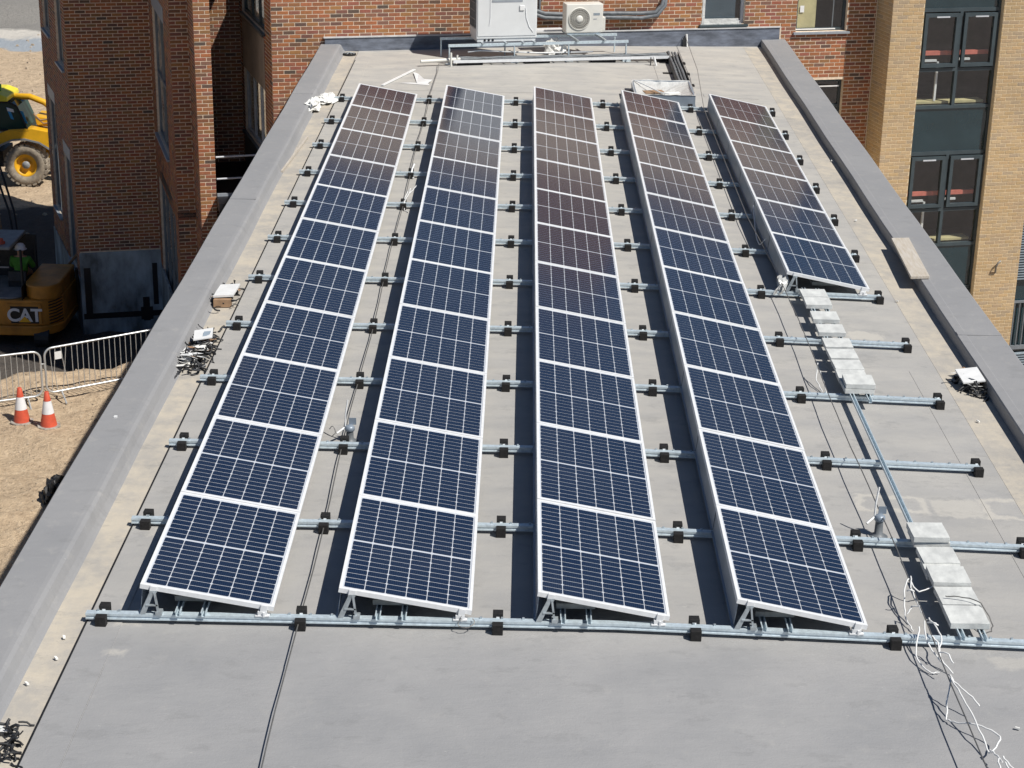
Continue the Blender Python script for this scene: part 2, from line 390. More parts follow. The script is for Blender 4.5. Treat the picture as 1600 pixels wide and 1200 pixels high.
lap(4.3, 5.3, 20.9, 21.2, .006)
# dusty gutter strips beside both parapets
lap(-2.60, -2.335, Y0, 24.38, .001, 'gutter_strip', 'gutter_membrane')
lap(5.60, 5.985, Y0, 26.3, .002, 'gutter_strip', 'gutter_membrane')
g = G(); g.tube([(-2.327, Y0, .008), (-2.327, 5, .008), (-2.325, 15, .008), (-2.31, 23.4, .008)], .008, 6); g.obj('edge_line', 'black', FR)  # black tube added for the dark line along the membrane edge
# left parapet: cant fillet, flat coping, outer drop
def parapet(prof, y0, y1f, name='parapet', mat='coping_membrane'):
    g = G(); n = len(prof); a = [(x, y0, z) for x, z in prof]; bnd = [(x, y1f(x), z) for x, z in prof]
    seg = 26; P = []
    for i in range(seg+1):
        k = i/seg
        P.append([(pa[0] + .006*math.sin(i*1.7+pa[0]*9), pa[1]+(pb[1]-pa[1])*k, pa[2]+(.003*math.sin(i*2.3) if pa[2] > .1 else 0)) for pa, pb in zip(a, bnd)])
    g.strip(P); o = g.obj(name, mat, FR); return o
parapet([(-3.07, -.5), (-3.075, .135), (-3.06, .152), (-2.74, .150), (-2.705, .146), (-2.675, .125), (-2.64, .05), (-2.61, .012), (-2.59, .0)], Y0, lambda x: ywall(x)-.02)
R0 = rz(6.)
parapet([(5.985, R0+.0), (5.990, R0+.13), (6.0, R0+.145), (6.10, R0+.147), (6.11, R0+.143), (6.49, R0+.146), (6.51, R0+.13), (6.515, -.7)], Y0, lambda x: ywall(x)-.02)
for (x0, x1, z, yy) in ((6.0, 6.5, R0+.150, 7.3), (-3.06, -2.7, .154, 12.2), (-3.06, -2.7, .154, 19.4)):
    g = G(); g.box(x0, x1, yy, yy+.10, z-.004, z+.002); g.obj('coping_lap', 'coping_membrane', FR)
# outer walls below the parapets
g = G()
g.box(-3.05, -2.85, Y0, 24.2, -8.6, -.2); g.box(6.30, 6.50, Y0, 26.3, -8.6, -.3); g.box(-2.85, 6.3, Y0-.2, Y0, -8.6, .12)
g.obj('outer_wall', 'buff_mortar', FR)
# upstand flashing against the brick wall
g = G(); g.obox(W(-1.2, .002, -.15), U*9.65, NW*.055, Vector((0, 0, .42)))
g.obj('wall_flashing', 'flashing', FR)
g = G(); g.obox(W(-1.23, .002, .272), U*9.7, NW*.075, Vector((0, 0, .022)))
g.obj('flashing_trim', 'flashing_cap', FR)
# rain outlet at the far left corner
g = G(); g.lathe((-2.47, 23.95, .004), [(.13, 0), (.13, .03), (.10, .035), (.09, .01), (.02, .008)], 18); og = g.obj('rain_outlet', 'rubber', FR)
g = G()
for k in range(6): g.tube([(-2.47+.1*math.cos(k*math.pi/3), 23.95+.1*math.sin(k*math.pi/3), .035), (-2.47, 23.95, .06)], .008, 5)
g.obj('outlet_grate', 'galvanised_dull', og)

# ------------------------------------------------------------------ bricks
class Building:
    def __init__(s, root, mat, mortar, upper, bw=.236, bh=.0787):
        s.root = root; s.mat = mat; s.mortar = mortar; s.upper = upper; s.bw = bw; s.bh = bh; s.bricks = []
    def wall(s, P0, P1, z0, z1, zb0, zb1, openings=(), bx0=0., bx1=None, phase=0., top=None, thick=.3, name='wall'):
        """wall from P0 to P1 (left to right seen from outside), solid z0..z1, bricks laid zb0..zb1"""
        P0 = Vector((P0[0], P0[1], 0)); P1 = Vector((P1[0], P1[1], 0)); L = (P1-P0).length; u = (P1-P0)/L; n = Vector((u.y, -u.x, 0))
        if bx1 is None: bx1 = L
        xs_ = sorted({.004, L-.004, *[q for o in openings for q in o[:2]]}); zs = sorted({z0, z1, *[q for o in openings for q in o[2:]]})
        g = G()
        for i in range(len(xs_)-1):
            for j in range(len(zs)-1):
                cx, cz = (xs_[i]+xs_[i+1])/2, (zs[j]+zs[j+1])/2
                if any(o[0] < cx < o[1] and o[2] < cz < o[3] for o in openings): continue
                g.obox(P0+u*xs_[i]+Vector((0, 0, zs[j])), u*(xs_[i+1]-xs_[i]), -n*thick, Vector((0, 0, zs[j+1]-zs[j])))
        g.obj(name, s.mortar, s.root)
        if top:
            g = G(); bx = top[2] if len(top) > 2 else None
            me = G().obox((0, 0, 0), (L, 0, 0), (0, thick, 0), (0, 0, top[1]-top[0])).mesh('upper_wall', s.upper)
            o = put('upper_wall', me, s.root); o.matrix_local = Matrix.Translation(P0+Vector((0, 0, top[0]))) @ Matrix.Rotation(math.atan2(u.y, u.x), 4, 'Z')
            g = G(); g.obox(P0-u*.03+n*.05+Vector((0, 0, top[1])), u*(L+.06), -n*(thick+.1), Vector((0, 0, .06))); g.obj('coping', 'sill', s.root)
        j = 0; z = zb0
        while z < zb1-.001:
            x = bx0 + (-.5*s.bw if j % 2 else 0) + phase*s.bw - s.bw
            while x < bx1:
                a, b_ = max(x, bx0), min(x+s.bw, bx1); x += s.bw
                if b_-a < .03: continue
                segs = [(a+.0085 if a > bx0 else a+.001, b_-.0085 if b_ < bx1 else b_-.001)]
                for o in openings:
                    if o[2]-.03 < z+s.bh/2 < o[3]+.03:
                        ns = []
                        for p, q in segs:
                            if q <= o[0] or p >= o[1]: ns.append((p, q)); continue
                            if p < o[0]-.03: ns.append((p, o[0]))
                            if q > o[1]+.03: ns.append((o[1], q))
                        segs = ns
                for p, q in segs: s.bricks.append((P0+u*p+Vector((0, 0, z+.009)), u, n, q-p, s.bh-.018))
            z += s.bh; j += 1
    def finish(s, ref):
        ref = Vector(ref)
        s.bricks.sort(key=lambda b: (b[0]-ref).length)
        mesh_cache = {}; g = G()
        for i, (p, u, n, L, h) in enumerate(s.bricks):
            pr = .004 + random.random()*.003
            if i < 300:
                key = (round(L, 3), round(h, 4))
                if key not in mesh_cache: mesh_cache[key] = G().obox((0, -.006, 0), (L, 0, 0), (0, .009, 0), (0, 0, h)).mesh('brick', s.mat)
                o = put('brick', mesh_cache[key], s.root); o.matrix_local = Matrix.Translation(p) @ Matrix.Rotation(math.atan2(u.y, u.x)+(random.random()-.5)*.01, 4, 'Z')
            else: g.obox(p-n*.003, u*L, n*(pr+.003), Vector((0, 0, h)), random.random())
        o = g.obj('brickwork', s.mat, s.root); o['kind'] = 'stuff'

BB = Building(thing('red_brick_building', 'red brick building standing across the far end of the flat roof', 'building'), 'red_brick', 'red_mortar', 'upper_red_brick')
Q = [(-11.33, 34.6), (-9.55, 29.89), (-7.7, 30.35), (-6.32, 25.54), (-5.96, 25.63), tuple(W(-3.71, -1, 0))[:2], tuple(W(-3.38, -1, 0))[:2], tuple(W(-3.38, -4, 0))[:2], tuple(W(-2.49, -4, 0))[:2], tuple(W(-2.26, 0, 0))[:2], tuple(W(10.66, 0, 0))[:2]]
ZG = -8.3
def segL(i): return math.dist(Q[i], Q[i+1])
# far left flank with stacked windows
LF = segL(0)
opA = [(3.2, 4.4, -1.7, 1.4), (3.2, 4.4, -6.6, -3.9), (.7, 2.0, -1.3, 1.6), (.7, 2.0, -5.9, -3.0)]
BB.wall(Q[0], Q[1], ZG, 9, -6.9, 1.9, opA)
opB = []
BB.wall(Q[1], Q[2], ZG, 9, -5.95, 1.9, opB)
L2 = segL(2)
opC = [(.9, 3.6, -2.9, .05), (.6, 4.4, -8.3, -4.0)]
BB.wall(Q[2], Q[3], ZG, 9, -6.6, 1.7, opC)
BB.wall(Q[3], Q[4], ZG, 9, -5.8, 1.7)
BB.wall(Q[4], Q[5], ZG, 9, -5.8, 1.7)
BB.wall(Q[5], Q[6], ZG, 9, -5.2, 1.7)
BB.wall(Q[6], Q[7], ZG, 9, 0, 0)
BB.wall(Q[7], Q[8], ZG, 9, -5.2, 1.6, phase=.3)
L8 = segL(8)
opD = [(.35, 3.1, -2.35, -.95), (.35, 3.25, .25, 2.2), (.3, 3.4, -6.5, -3.2)]
BB.wall(Q[8], Q[9], ZG, 9, -4.6, 1.6, opD)
# main wall: s = 0 at the left corner is s + 2.26
o_s = 2.26
opM = [(o_s+6.72, o_s+7.67, .36, 1.9), (o_s+8.83, o_s+9.98, .16, 1.8), (o_s+9.10, o_s+10.02, -2.3, -.88)]
BB.wall(Q[9], Q[10], ZG, 3.0, 0, 0, opM)
nb = len(BB.bricks)
def main_bricks(x0, x1, z0, z1):
    P0 = Vector((*Q[9], 0)); u = U; n = NW
    j0 = round((z0+5)/BB.bh); z = -5+j0*BB.bh; j = j0
    while z < z1:
        k = math.floor(x0/BB.bw)-1
        while k*BB.bw < x1:
            a = k*BB.bw + (BB.bw/2 if j % 2 else 0); b_ = a+BB.bw; k += 1
            a, b_ = max(a, x0), min(b_, x1)
            if b_-a < .03: continue
            segs = [(a+.0085, b_-.0085)]
            for o in opM:
                if o[2]-.03 < z+BB.bh/2 < o[3]+.03:
                    ns = []
                    for p, q in segs:
                        if q <= o[0] or p >= o[1]: ns.append((p, q)); continue
                        if p < o[0]-.03: ns.append((p, o[0]))
                        if q > o[1]+.03: ns.append((o[1], q))
                    segs = ns
            for p, q in segs: BB.bricks.append((P0+u*p+Vector((0, 0, z+.009)), u, n, q-p, BB.bh-.018))
        z += BB.bh; j += 1
main_bricks(0, o_s-.95, -3.6, .30); main_bricks(0, o_s+10.64, .30, 1.75); main_bricks(o_s+8.5, o_s+10.64, -2.6, .30)
for s0, s1, h in ((-2.26, 0., 3.15), (0., 4.3, 3.16), (4.3, 6.7, 5.3), (6.7, 9.0, 3.3), (9.0, 10.66, 3.05)):  # unseen wall tops, heights stepped to shape the reflections in the panels
    P = W(s0, 0, 0)
    me = G().obox((0, .0, 0), (s1-s0-.002, 0, 0), (0, .3, 0), (0, 0, h-2.995)).mesh('upper_wall', 'upper_red_brick')
    o = put('upper_wall', me, BB.root); o.matrix_local = Matrix.Translation(P+Vector((0, 0, 3.0))) @ Matrix.Rotation(SKEW, 4, 'Z')
    g = G(); g.obox(W(s0, .05, h), U*(s1-s0), -NW*.5, Vector((0, 0, .06))); g.obj('coping', 'sill', BB.root)
BB.wall((-11.22, 40.0), (-11.34, 34.62), ZG, 9, 0, 0)  # unseen wall added to cast shade over the yard behind the excavator
# roof slab and back so no light leaks through
g = G(); g.prism([(*Q[i], 8.9) for i in range(10)] + [tuple(W(0, 0, 8.9)), tuple(W(0, -14, 8.9)), (-11.2, 40, 8.9)], (0, 0, .1))
g.prism([tuple(W(0, -.3, 3.05)), tuple(W(10.6, -.3, 3.05)), tuple(W(10.6, -12, 3.05)), tuple(W(0, -12, 3.05))], (0, 0, .1))
g.obj('roof', 'sill', BB.root)
g = G()
def seg_panel(g, i, x0, x1, z0, z1, depth, th=.05):
    a = Vector((*Q[i], 0)); b_ = Vector((*Q[i+1], 0)); u = (b_-a).normalized(); n = Vector((u.y, -u.x, 0))
    g.obox(a+u*x0-n*depth+Vector((0, 0, z0)), u*(x1-x0), -n*th, Vector((0, 0, z1-z0)))
def window(i, x0, x1, z0, z1, frame='frame_grey', sill='sill', mull=1, depth=.05, lintel=None, parent=None, transom=None, glass='pane', back=True):
    a = Vector((*Q[i], 0)); b_ = Vector((*Q[i+1], 0)); u = (b_-a).normalized(); n = Vector((u.y, -u.x, 0))
    def P(x, d, z): return a+u*x-n*d+Vector((0, 0, z))
    g = G(); fw = .06
    g.obox(P(x0, depth, z0), u*fw, -n*.06, Vector((0, 0, z1-z0))); g.obox(P(x1-fw, depth, z0), u*fw, -n*.06, Vector((0, 0, z1-z0)))
    g.obox(P(x0+fw, depth, z0), u*(x1-x0-2*fw), -n*.06, Vector((0, 0, fw))); g.obox(P(x0+fw, depth, z1-fw), u*(x1-x0-2*fw), -n*.06, Vector((0, 0, fw)))
    for k in range(1, mull+1):
        x = x0+(x1-x0)*k/(mull+1); g.obox(P(x-fw/2, depth, z0+fw), u*fw, -n*.06, Vector((0, 0, z1-z0-2*fw)))
    if transom: g.obox(P(x0+fw, depth-.003, transom), u*(x1-x0-2*fw), -n*.06, Vector((0, 0, fw)))
    w_ = g.obj('window', frame, BB.root)
    g = G(); g.obox(P(x0+fw, depth+.03, z0+fw), u*(x1-x0-2*fw), -n*.006, Vector((0, 0, z1-z0-2*fw))); g.obj('pane', glass, w_)
    if sill:
        g = G(); g.obox(P(x0-.06, -.07, z0-.05), u*(x1-x0+.12), -n*(.07+depth), Vector((0, 0, .045))); g.obj('sill', sill, w_)
    if lintel:
        g = G(); g.obox(P(x0-.03, -.012, z1), u*(x1-x0+.06), -n*.1, Vector((0, 0, lintel))); g.obj('lintel', 'sill', w_)
    if back:
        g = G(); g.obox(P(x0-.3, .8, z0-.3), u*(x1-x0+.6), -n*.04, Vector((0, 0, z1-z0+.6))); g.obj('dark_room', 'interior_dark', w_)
    return w_
window(0, 3.2, 4.4, -1.7, 1.4, lintel=.2); window(0, 3.2, 4.4, -6.6, -3.9, lintel=.3); window(0, .7, 2.0, -1.3, 1.6, lintel=.2); window(0, .7, 2.0, -5.9, -3.0, lintel=.3)
window(2, .9, 3.6, -2.9, .05, 'frame_grey', lintel=.34, transom=-1.5)
window(2, .6, 4.4, -8.3, -4.0, 'frame_grey', None, mull=3)
window(8, .35, 3.1, -2.35, -.95, 'frame_white', 'frame_dark', mull=2)
window(8, .35, 3.25, .25, 2.2, 'frame_dark', 'frame_dark', mull=2)
g = G(); seg_panel(g, 8, .3, 3.15, -.93, .12, -.012, .03); g.obj('render_band', 'render_beige', BB.root)
g = G(); seg_panel(g, 8, .25, 3.45, -3.2, -2.45, -.02, .03); g.obj('dark_band', 'frame_dark', BB.root)
window(8, .3, 3.4, -6.5, -3.2, 'frame_dark', None, mull=2)
# main wall windows
w1 = window(9, o_s+6.72, o_s+7.67, .36, 1.9, 'frame_white', 'frame_dark', mull=0, depth=.09)
g = G(); g.obox(W(6.80, -.14, .43), U*.70, -NW*.02, Vector((0, 0, 1.5))); g.obj('blind', 'blind_blue', w1)
g = G(); g.obox(W(6.74, -.02, .37), U*.80, -NW*.05, Vector((0, 0, .10))); g.obox(W(6.70, .01, .34), U*.9, -NW*.04, Vector((0, 0, .035))); g.obox(W(6.72, .01, .37), U*.06, -NW*.05, Vector((0, 0, 1.4))); g.obj('protective_film', 'film', w1)
w2 = window(9, o_s+8.83, o_s+9.98, .16, 1.8, 'frame_dark', 'sill', mull=0, depth=.10)
g = G(); g.obox(W(8.90, -.145, .22), U*.42, -NW*.03, Vector((0, 0, 1.5))); g.obj('curtain', 'interior_beige', w2)
g = G(); g.obox(W(9.72, -.18, .22), U*.02, -NW*.03, Vector((0, 0, 1.5))); g.obox(W(9.36, -.18, .80), U*.56, -NW*.03, Vector((0, 0, .02))); g.obj('inner_frame', 'frame_grey', w2)
g = G(); g.obox(W(8.95, -.121, .55), U*.09, -NW*.003, Vector((0, 0, .14))); g.obj('sticker', 'white_plastic', w2)
g = G(); g.obox(W(8.86, -.075, .185), U*.9, -NW*.02, Vector((0, 0, .025))); g.obj('glazing_bead', 'white_plastic', w2)
w3 = window(9, o_s+9.10, o_s+10.02, -2.3, -.88, 'frame_dark', 'sill', mull=0, depth=.12, transom=-1.5)
g = G(); g.obox(W(9.15, -.08, -1.05), U*.8, -NW*.02, Vector((0, 0, .03))); g.obj('glazing_bead', 'white_plastic', w3)
# tanked plinth under the frontal wall at the left
g = G(); seg_panel(g, 1, -.02, segL(1)+.02, -8.3, -5.98, -.03, .05); seg_panel(g, 0, .0, LF+.02, -8.3, -6.65, -.03, .05); seg_panel(g, 2, -.02, 3., -8.3, -6.3, -.03, .05)
pl = g.obj('plinth', 'tanking', BB.root)
g = G(); seg_panel(g, 1, .06, .22, -7.5, -6.35, -.036, .02); seg_panel(g, 1, 1.68, 1.80, -7.35, -6.3, -.036, .02); seg_panel(g, 1, .0, 1.88, -7.64, -7.5, -.036, .02)
seg_panel(g, 1, 1.42, 1.58, -7.75, -7.15, -.038, .02); seg_panel(g, 1, 1.36, 1.65, -7.72, -7.4, -.040, .02); g.obj('bitumen_strip', 'bitumen', pl)
# recessed low roof between pier and main wall, with white bars
g = G(); g.prism([tuple(W(-3.38, -4, -3.15)), tuple(W(-2.3, -4, -3.15)), tuple(W(-2.27, -.4, -3.15)), tuple(W(-3.38, -.4, -3.15))], (0, 0, -.2)); g.prism([(*Q[3], -3.7), (-5.96, 25.63, -3.7), (-6.9, 29.0, -3.7), (-7.3, 28.9, -3.7)], (0, 0, -.2))
g.obj('low_roof', 'bitumen', BB.root)
for z, of in ((-2.33, -1.05), (-2.78, -1.0)):
    g = G(); g.tube([tuple(W(-3.36, of, z)), tuple(W(-2.3, of, z+.02))], .022, 6); g.obj('handrail', 'frame_white', BB.root)
g = G(); g.obox(W(-3.36, -.98, -3.15), U*1.08, -NW*.05, Vector((0, 0, .06))); g.obj('edge_trim', 'sill', BB.root)
for z in (-1.6, -2.6):
    g = G(); g.tube([(-6.6, 27.2, z), (-5.95, 25.72, z+.02)], .03, 6); g.obj('wall_pipe', 'frame_grey', BB.root)
BB.finish(W(-.3, 0, .7))

# ------------------------------------------------------------------ buff brick building on the right
TB = Building(thing('buff_brick_building', 'buff brick building at the right with tall dark framed window strips', 'building'), 'buff_brick', 'buff_mortar', 'upper_buff_brick')
T0 = .75
def TP(s, off=T0): return tuple(W(s, off, 0))[:2]
TB.wall(TP(10.665, -1.0), TP(10.665), ZG, 2.6, -4.2, 1.6)
Ls = 18-10.665; sT = lambda s: s-10.665
strip1 = (sT(11.39), sT(13.22), -8.2, 1.75); strip2 = (sT(14.27), sT(16.4), -8.2, 1.75)
TB.wall(TP(10.665), TP(18.), ZG, 2.6, -7.6, 1.5, [strip1, strip2], bx1=sT(14.45))
g = G(); g.prism([tuple(W(10.6, .6, 2.55)), tuple(W(18, .6, 2.55)), tuple(W(18, -9, 2.55)), tuple(W(10.6, -9, 2.55))], (0, 0, .1)); g.obj('roof', 'sill', TB.root)
TB.finish(W(11.2, T0, -.2))
def TW(s, d, z): return W(s, T0-d, z)
VZ = lambda h: Vector((0, 0, h))
def frame_rect(g, s0, s1, z0, z1, w_, d, th):
    g.obox(TW(s0, d, z0), U*w_, -NW*th, VZ(z1-z0)); g.obox(TW(s1-w_, d, z0), U*w_, -NW*th, VZ(z1-z0))
    g.obox(TW(s0+w_, d, z0), U*(s1-s0-2*w_), -NW*th, VZ(w_)); g.obox(TW(s0+w_, d, z1-w_), U*(s1-s0-2*w_), -NW*th, VZ(w_))
def storey(zt, s0=11.39, s1=13.22, open_right=False):
    """one storey of the window strip; zt = top of the casements"""
    sm = (s0+s1)/2 + .02
    g = G(); d = .13
    g.obox(TW(s0, d, zt-3.12), U*.055, -NW*.10, VZ(3.20)); g.obox(TW(s1-.055, d, zt-3.12), U*.055, -NW*.10, VZ(3.20))
    g.obox(TW(s0+.055, d, zt), U*(s1-s0-.11), -NW*.10, VZ(.08)); g.obox(TW(s0+.055, d, zt-1.27), U*(s1-s0-.11), -NW*.10, VZ(.07)); g.obox(TW(s0+.055, d, zt-2.08), U*(s1-s0-.11), -NW*.10, VZ(.07))
    g.obox(TW(sm-.035, d, zt-1.20), U*.07, -NW*.10, VZ(1.20)); g.obox(TW(sm-.035, d, zt-2.01), U*.07, -NW*.10, VZ(.74))
    fr_ = g.obj('window', 'frame_dark', TB.root)
    for a, b_ in ((s0+.06, sm-.04), (sm+.04, s1-.06)):
        g = G(); frame_rect(g, a+.02, b_-.02, zt-1.17, zt-.03, .075, d-.05, .07); c_ = g.obj('casement', 'frame_dark', fr_)
        g = G(); g.obox(TW(a+.095, d, zt-1.095), U*(b_-a-.19), -NW*.01, VZ(.99)); g.obj('pane', 'pane', fr_)
        g = G(); g.obox(TW((a+b_)/2-.14, d-.065, zt-.115), U*.3, -NW*.03, VZ(.028)); g.obj('vent_handle', 'frame_white', fr_)
        g = G(); g.obox(TW(a, d+.05, zt-2.01), U*(b_-a), -NW*.01, VZ(.74)); g.obj('pane', 'pane', fr_)
    g = G(); g.obox(TW(s0+.06, d+.03, zt-3.12), U*(s1-s0-.12), -NW*.02, VZ(1.04)); g.obj('spandrel', 'spandrel_glass', fr_)
    # behind the glass: floor slab, back wall, and bars made up for reflections
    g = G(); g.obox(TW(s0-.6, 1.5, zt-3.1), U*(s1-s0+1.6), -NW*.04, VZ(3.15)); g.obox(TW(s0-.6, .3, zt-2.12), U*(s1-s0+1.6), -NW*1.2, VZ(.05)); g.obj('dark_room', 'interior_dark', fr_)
    g = G(); g.obox(TW(s0+.1, .30, zt-.95), U*(s1-s0-.2), -NW*.06, VZ(.09)); g.obj('reflection_bar', 'red_bar', fr_)
    g = G(); g.obox(TW(s0+.12, .30, zt-1.09), U*.42, -NW*.05, VZ(.045)); g.obj('reflection_ledge', 'white_plastic', fr_)
    g = G(); g.obox(TW(sm+.08, .30, zt-1.07), U*.3, -NW*.05, VZ(.045)); g.obj('reflection_ledge', 'white_plastic', fr_)
    g = G(); g.obox(TW(s0+.1, .3, zt-2.0), U*(s1-s0-.2), -NW*.3, VZ(.05)); g.obj('reflection_ledge', 'interior_beige', fr_)
    g = G(); g.obox(TW(s0+.55, .3, zt-1.94), U*.045, -NW*.045, VZ(.85)); g.obj('reflection_post', 'white_plastic', fr_)
for zt in (.62, -2.48, -5.58): storey(zt)
g = G(); g.obox(TW(11.40, .16, .70), U*1.81, -NW*.02, VZ(1.04)); g.obj('spandrel', 'spandrel_glass', TB.root)
g = G(); g.obox(TW(11.39, .13, .702), U*.055, -NW*.10, VZ(1.04)); g.obox(TW(13.165, .13, .702), U*.055, -NW*.10, VZ(1.04)); g.obj('window_frame', 'frame_dark', TB.root)
# right strip: louvres, glazing, balcony rail
g = G(); frame_rect(g, 14.27, 16.4, -8.2, 1.75, .05, .12, .1); fr2 = g.obj('window', 'frame_dark', TB.root)
g = G(); g.obox(TW(14.32, .2, -8.2), U*2.05, -NW*.01, VZ(9.9)); g.obj('pane', 'spandrel_glass', fr2)
for k in range(46):
    z = -3.7-.06*k
    if -5.5 < z: 
        g = G(); g.obox(TW(14.32, .10, z), U*1.2, -NW*.05+VZ(.03), VZ(.018)); g.obj('louvre_blade', 'louvre', fr2)
for k in range(14):
    g = G(); g.obox(TW(14.32, .10, -7.25-.06*k), U*1.2, -NW*.05+VZ(.03), VZ(.018)); g.obj('louvre_blade', 'louvre', fr2)
g = G(); g.obox(TW(14.32, .12, -7.12), U*1.2, -NW*.06, VZ(.09)); g.obox(TW(14.32, .12, -6.0), U*1.2, -NW*.05, VZ(.05)); rl = g.obj('railing', 'frame_grey', fr2)
for k in range(9): g = G(); g.obox(TW(14.36+.13*k, .13, -7.03), U*.018, -NW*.02, VZ(1.03)); g.obj('baluster', 'frame_grey', rl)
# a bent bracket on the far wall
g = G(); g.tube([W(13.7, T0+.02, -5.2), W(13.66, T0+.1, -5.05), W(13.7, T0+.1, -4.95), W(13.78, T0+.06, -4.92)], .02, 6); g.obj('wall_bracket', 'conductor', TB.root)

# ------------------------------------------------------------------ mounting rails and their rubber feet
FX = [-2.2, -.665, .861, 2.39, 3.937, 5.382]
XL = [-1.895, -.365, 1.168, 2.703, 4.240]
ZH, ZL, PW, PLEN = .3386, .1627, 1.04, 1.766
RY = [0.012] + [i*PITCH for i in range(1, 11)] + [11*PITCH+.022]
REND = [6.9, 6.9, 5.40] + [5.40]*9
prof = [(-.030, .034), (-.030, .046), (-.022, .050), (-.022, .062), (-.030, .066), (-.030, .084), (.030, .084), (.030, .072), (.024, .070), (.024, .046), (.030, .043), (.030, .034)]
def bracket_high(x, y):
    g = G(); z = rz(x)
    g.prism([(x-.015, y-.028, z+.085), (x+.03, y-.028, z+.085), (x+.105, y-.028, z+.275), (x+.075, y-.028, z+.285)], (0, .006, 0))
    g.prism([(x+.125, y-.034, z+.085), (x+.14, y-.034, z+.085), (x+.115, y-.034, z+.28), (x+.10, y-.034, z+.28)], (0, .02, 0))
    g.box(x+.04, x+.13, y-.034, y-.02, z+.16, z+.172)
    g.box(x+.11, x+.16, y-.045, y+.02, z+.086, z+.115)
    g.box(x+.07, x+.125, y-.03, y+.02, z+.272, z+.29)
    return g
def bracket_low(x, y):
    g = G(); z = rz(x+.9)
    g.box(x+.88, x+.99, y-.036, y+.02, z+.086, z+.096); g.box(x+.90, x+.97, y-.03, y+.015, z+.096, z+.128); g.box(x+.94, x+.955, y-.04, y-.03, z+.085, z+.125)
    return g
for i in range(12):
    g = G(); y = RY[i]; xe = REND[i]
    xs_ = [-2.33, KX, xe] if xe > KX else [-2.33, xe]
    P = [[(x, y+a, b_+rz(x)) for a, b_ in prof+prof[:1]] for x in xs_]
    g.strip(P); n = len(prof)
    for k, x in ((0, xs_[0]), (-1, xs_[-1])): g.add([(x, y+a, b_+rz(x)) for a, b_ in prof], [tuple(range(n))])
    which = ['front', 'second', 'third', 'fourth', 'fifth', 'sixth', 'seventh', 'eighth', 'ninth', 'tenth', 'eleventh', 'farthest'][i]
    extra = {0: 'nearest the camera', 11: 'at the far ends of all five panel rows'}.get(i, 'counted from the front, crossing under the panel rows')
    R_ = thing('mounting_rail', f'{which} galvanised mounting rail {extra}', 'rail', 'mounting rails across the roof', (0, 0, 0))
    g.obj('rail_profile', 'galvanised', R_)
    for c in range(5):
        if c == 4 and i < 5: continue
        bracket_high(XL[c], y).obj('panel_bracket', 'galvanised_dull', R_); bracket_low(XL[c], y).obj('panel_bracket', 'white_aluminium', R_)
    # small bolt heads seen along the rail
    g = G(); x = -2.25 + (i % 3)*.05
    while x < xe-.05:
        if not any(XL[c]-.02 < x < XL[c]+1.06 for c in range(5 if i >= 5 else 4)): g.box(x, x+.018, y+.012, y+.03, rz(x)+.0845, rz(x)+.096)
        x += .165
    g.obj('slot_bolts', 'galvanised_dull', R_)['kind'] = 'stuff'
# rubber foot
g = G()
g.box(-.042, .042, -.100, -.034, 0, .088); g.box(-.040, .040, .034, .110, 0, .118); g.box(-.036, .036, -.034, .034, 0, .030)
g.box(-.03, .03, .036, .08, .112, .120)
foot = thing('rubber_foot', '', 'rubber foot', 'rubber feet under the rails')
g.obj('block', 'rubber', foot, bevel=.005)
g = G(); g.box(-.012, .012, .030, .036, .070, .092); g.obj('bolt', 'white_aluminium', foot)
gapname = ['left of the leftmost panel row', 'between panel rows one and two', 'between panel rows two and three', 'between panel rows three and four', 'just right of panel row four', 'at its right end']
first = True
for i in range(12):
    for j in range(6):
        if i == 0 and j == 5: continue
        x = FX[j]; lab = f'rubber foot under the {ORD[i]} rail from the front, {gapname[j]}'
        loc = (x, RY[i], rz(x)); rot = (0, 0, (random.random()-.5)*.06)
        if first: foot.location = loc; foot.rotation_euler = rot; foot['label'] = lab; first = False
        else: copy_tree(foot, lab, loc, rot)

# ------------------------------------------------------------------ solar panels
g = G()
def ring(g, x0, x1, y0, y1, w_, z0, z1):
    g.box(x0, x0+w_, y0, y1, z0, z1); g.box(x1-w_, x1, y0, y1, z0, z1); g.box(x0+w_, x1-w_, y0, y0+w_, z0, z1); g.box(x0+w_, x1-w_, y1-w_, y1, z0, z1)
g.box(0, .024, 0, PLEN, -.038, 0); g.box(PW-.024, PW, 0, PLEN, -.038, 0); g.box(.024, PW-.024, 0, .030, -.038, 0); g.box(.024, PW-.024, PLEN-.030, PLEN, -.038, 0)
me_frame = g.mesh('frame', 'white_aluminium')
g = G(); g.box(.023, PW-.023, .029, PLEN-.029, -.010, -.005); me_back = g.mesh('backsheet', 'backsheet')
CW = (PW-.066)/6; HL = (PLEN-.09-.022)/2; RH = HL/10
g = G()
for k in range(10):
    y0 = k*RH+.0043; y1 = (k+1)*RH-.0043; c = .009; x0 = 0.0036; x1 = CW-.0036; z = 0
    if k % 2: pts = [(x0, y0, z), (x1, y0, z), (x1, y1-c, z), (x1-c, y1, z), (x0+c, y1, z), (x0, y1-c, z)]
    else: pts = [(x0+c, y0, z), (x1-c, y0, z), (x1, y0+c, z), (x1, y1, z), (x0, y1, z), (x0, y0+c, z)]
    g.prism([(a, b_, -.0015) for a, b_, _ in pts], (0, 0, .0015))
me_cell = g.mesh('cell_string', 'solar_cell')
me_clamp = G().box(-.025, .025, -.014, .016, -.052, .004).mesh('end_clamp', 'white_aluminium')
rown = ['leftmost', 'second', 'middle', 'fourth', 'rightmost']
look = {0: 'brownish brick reflections', 1: 'dark navy cells', 2: 'plain blue cells', 3: 'pale grey sky glare'}
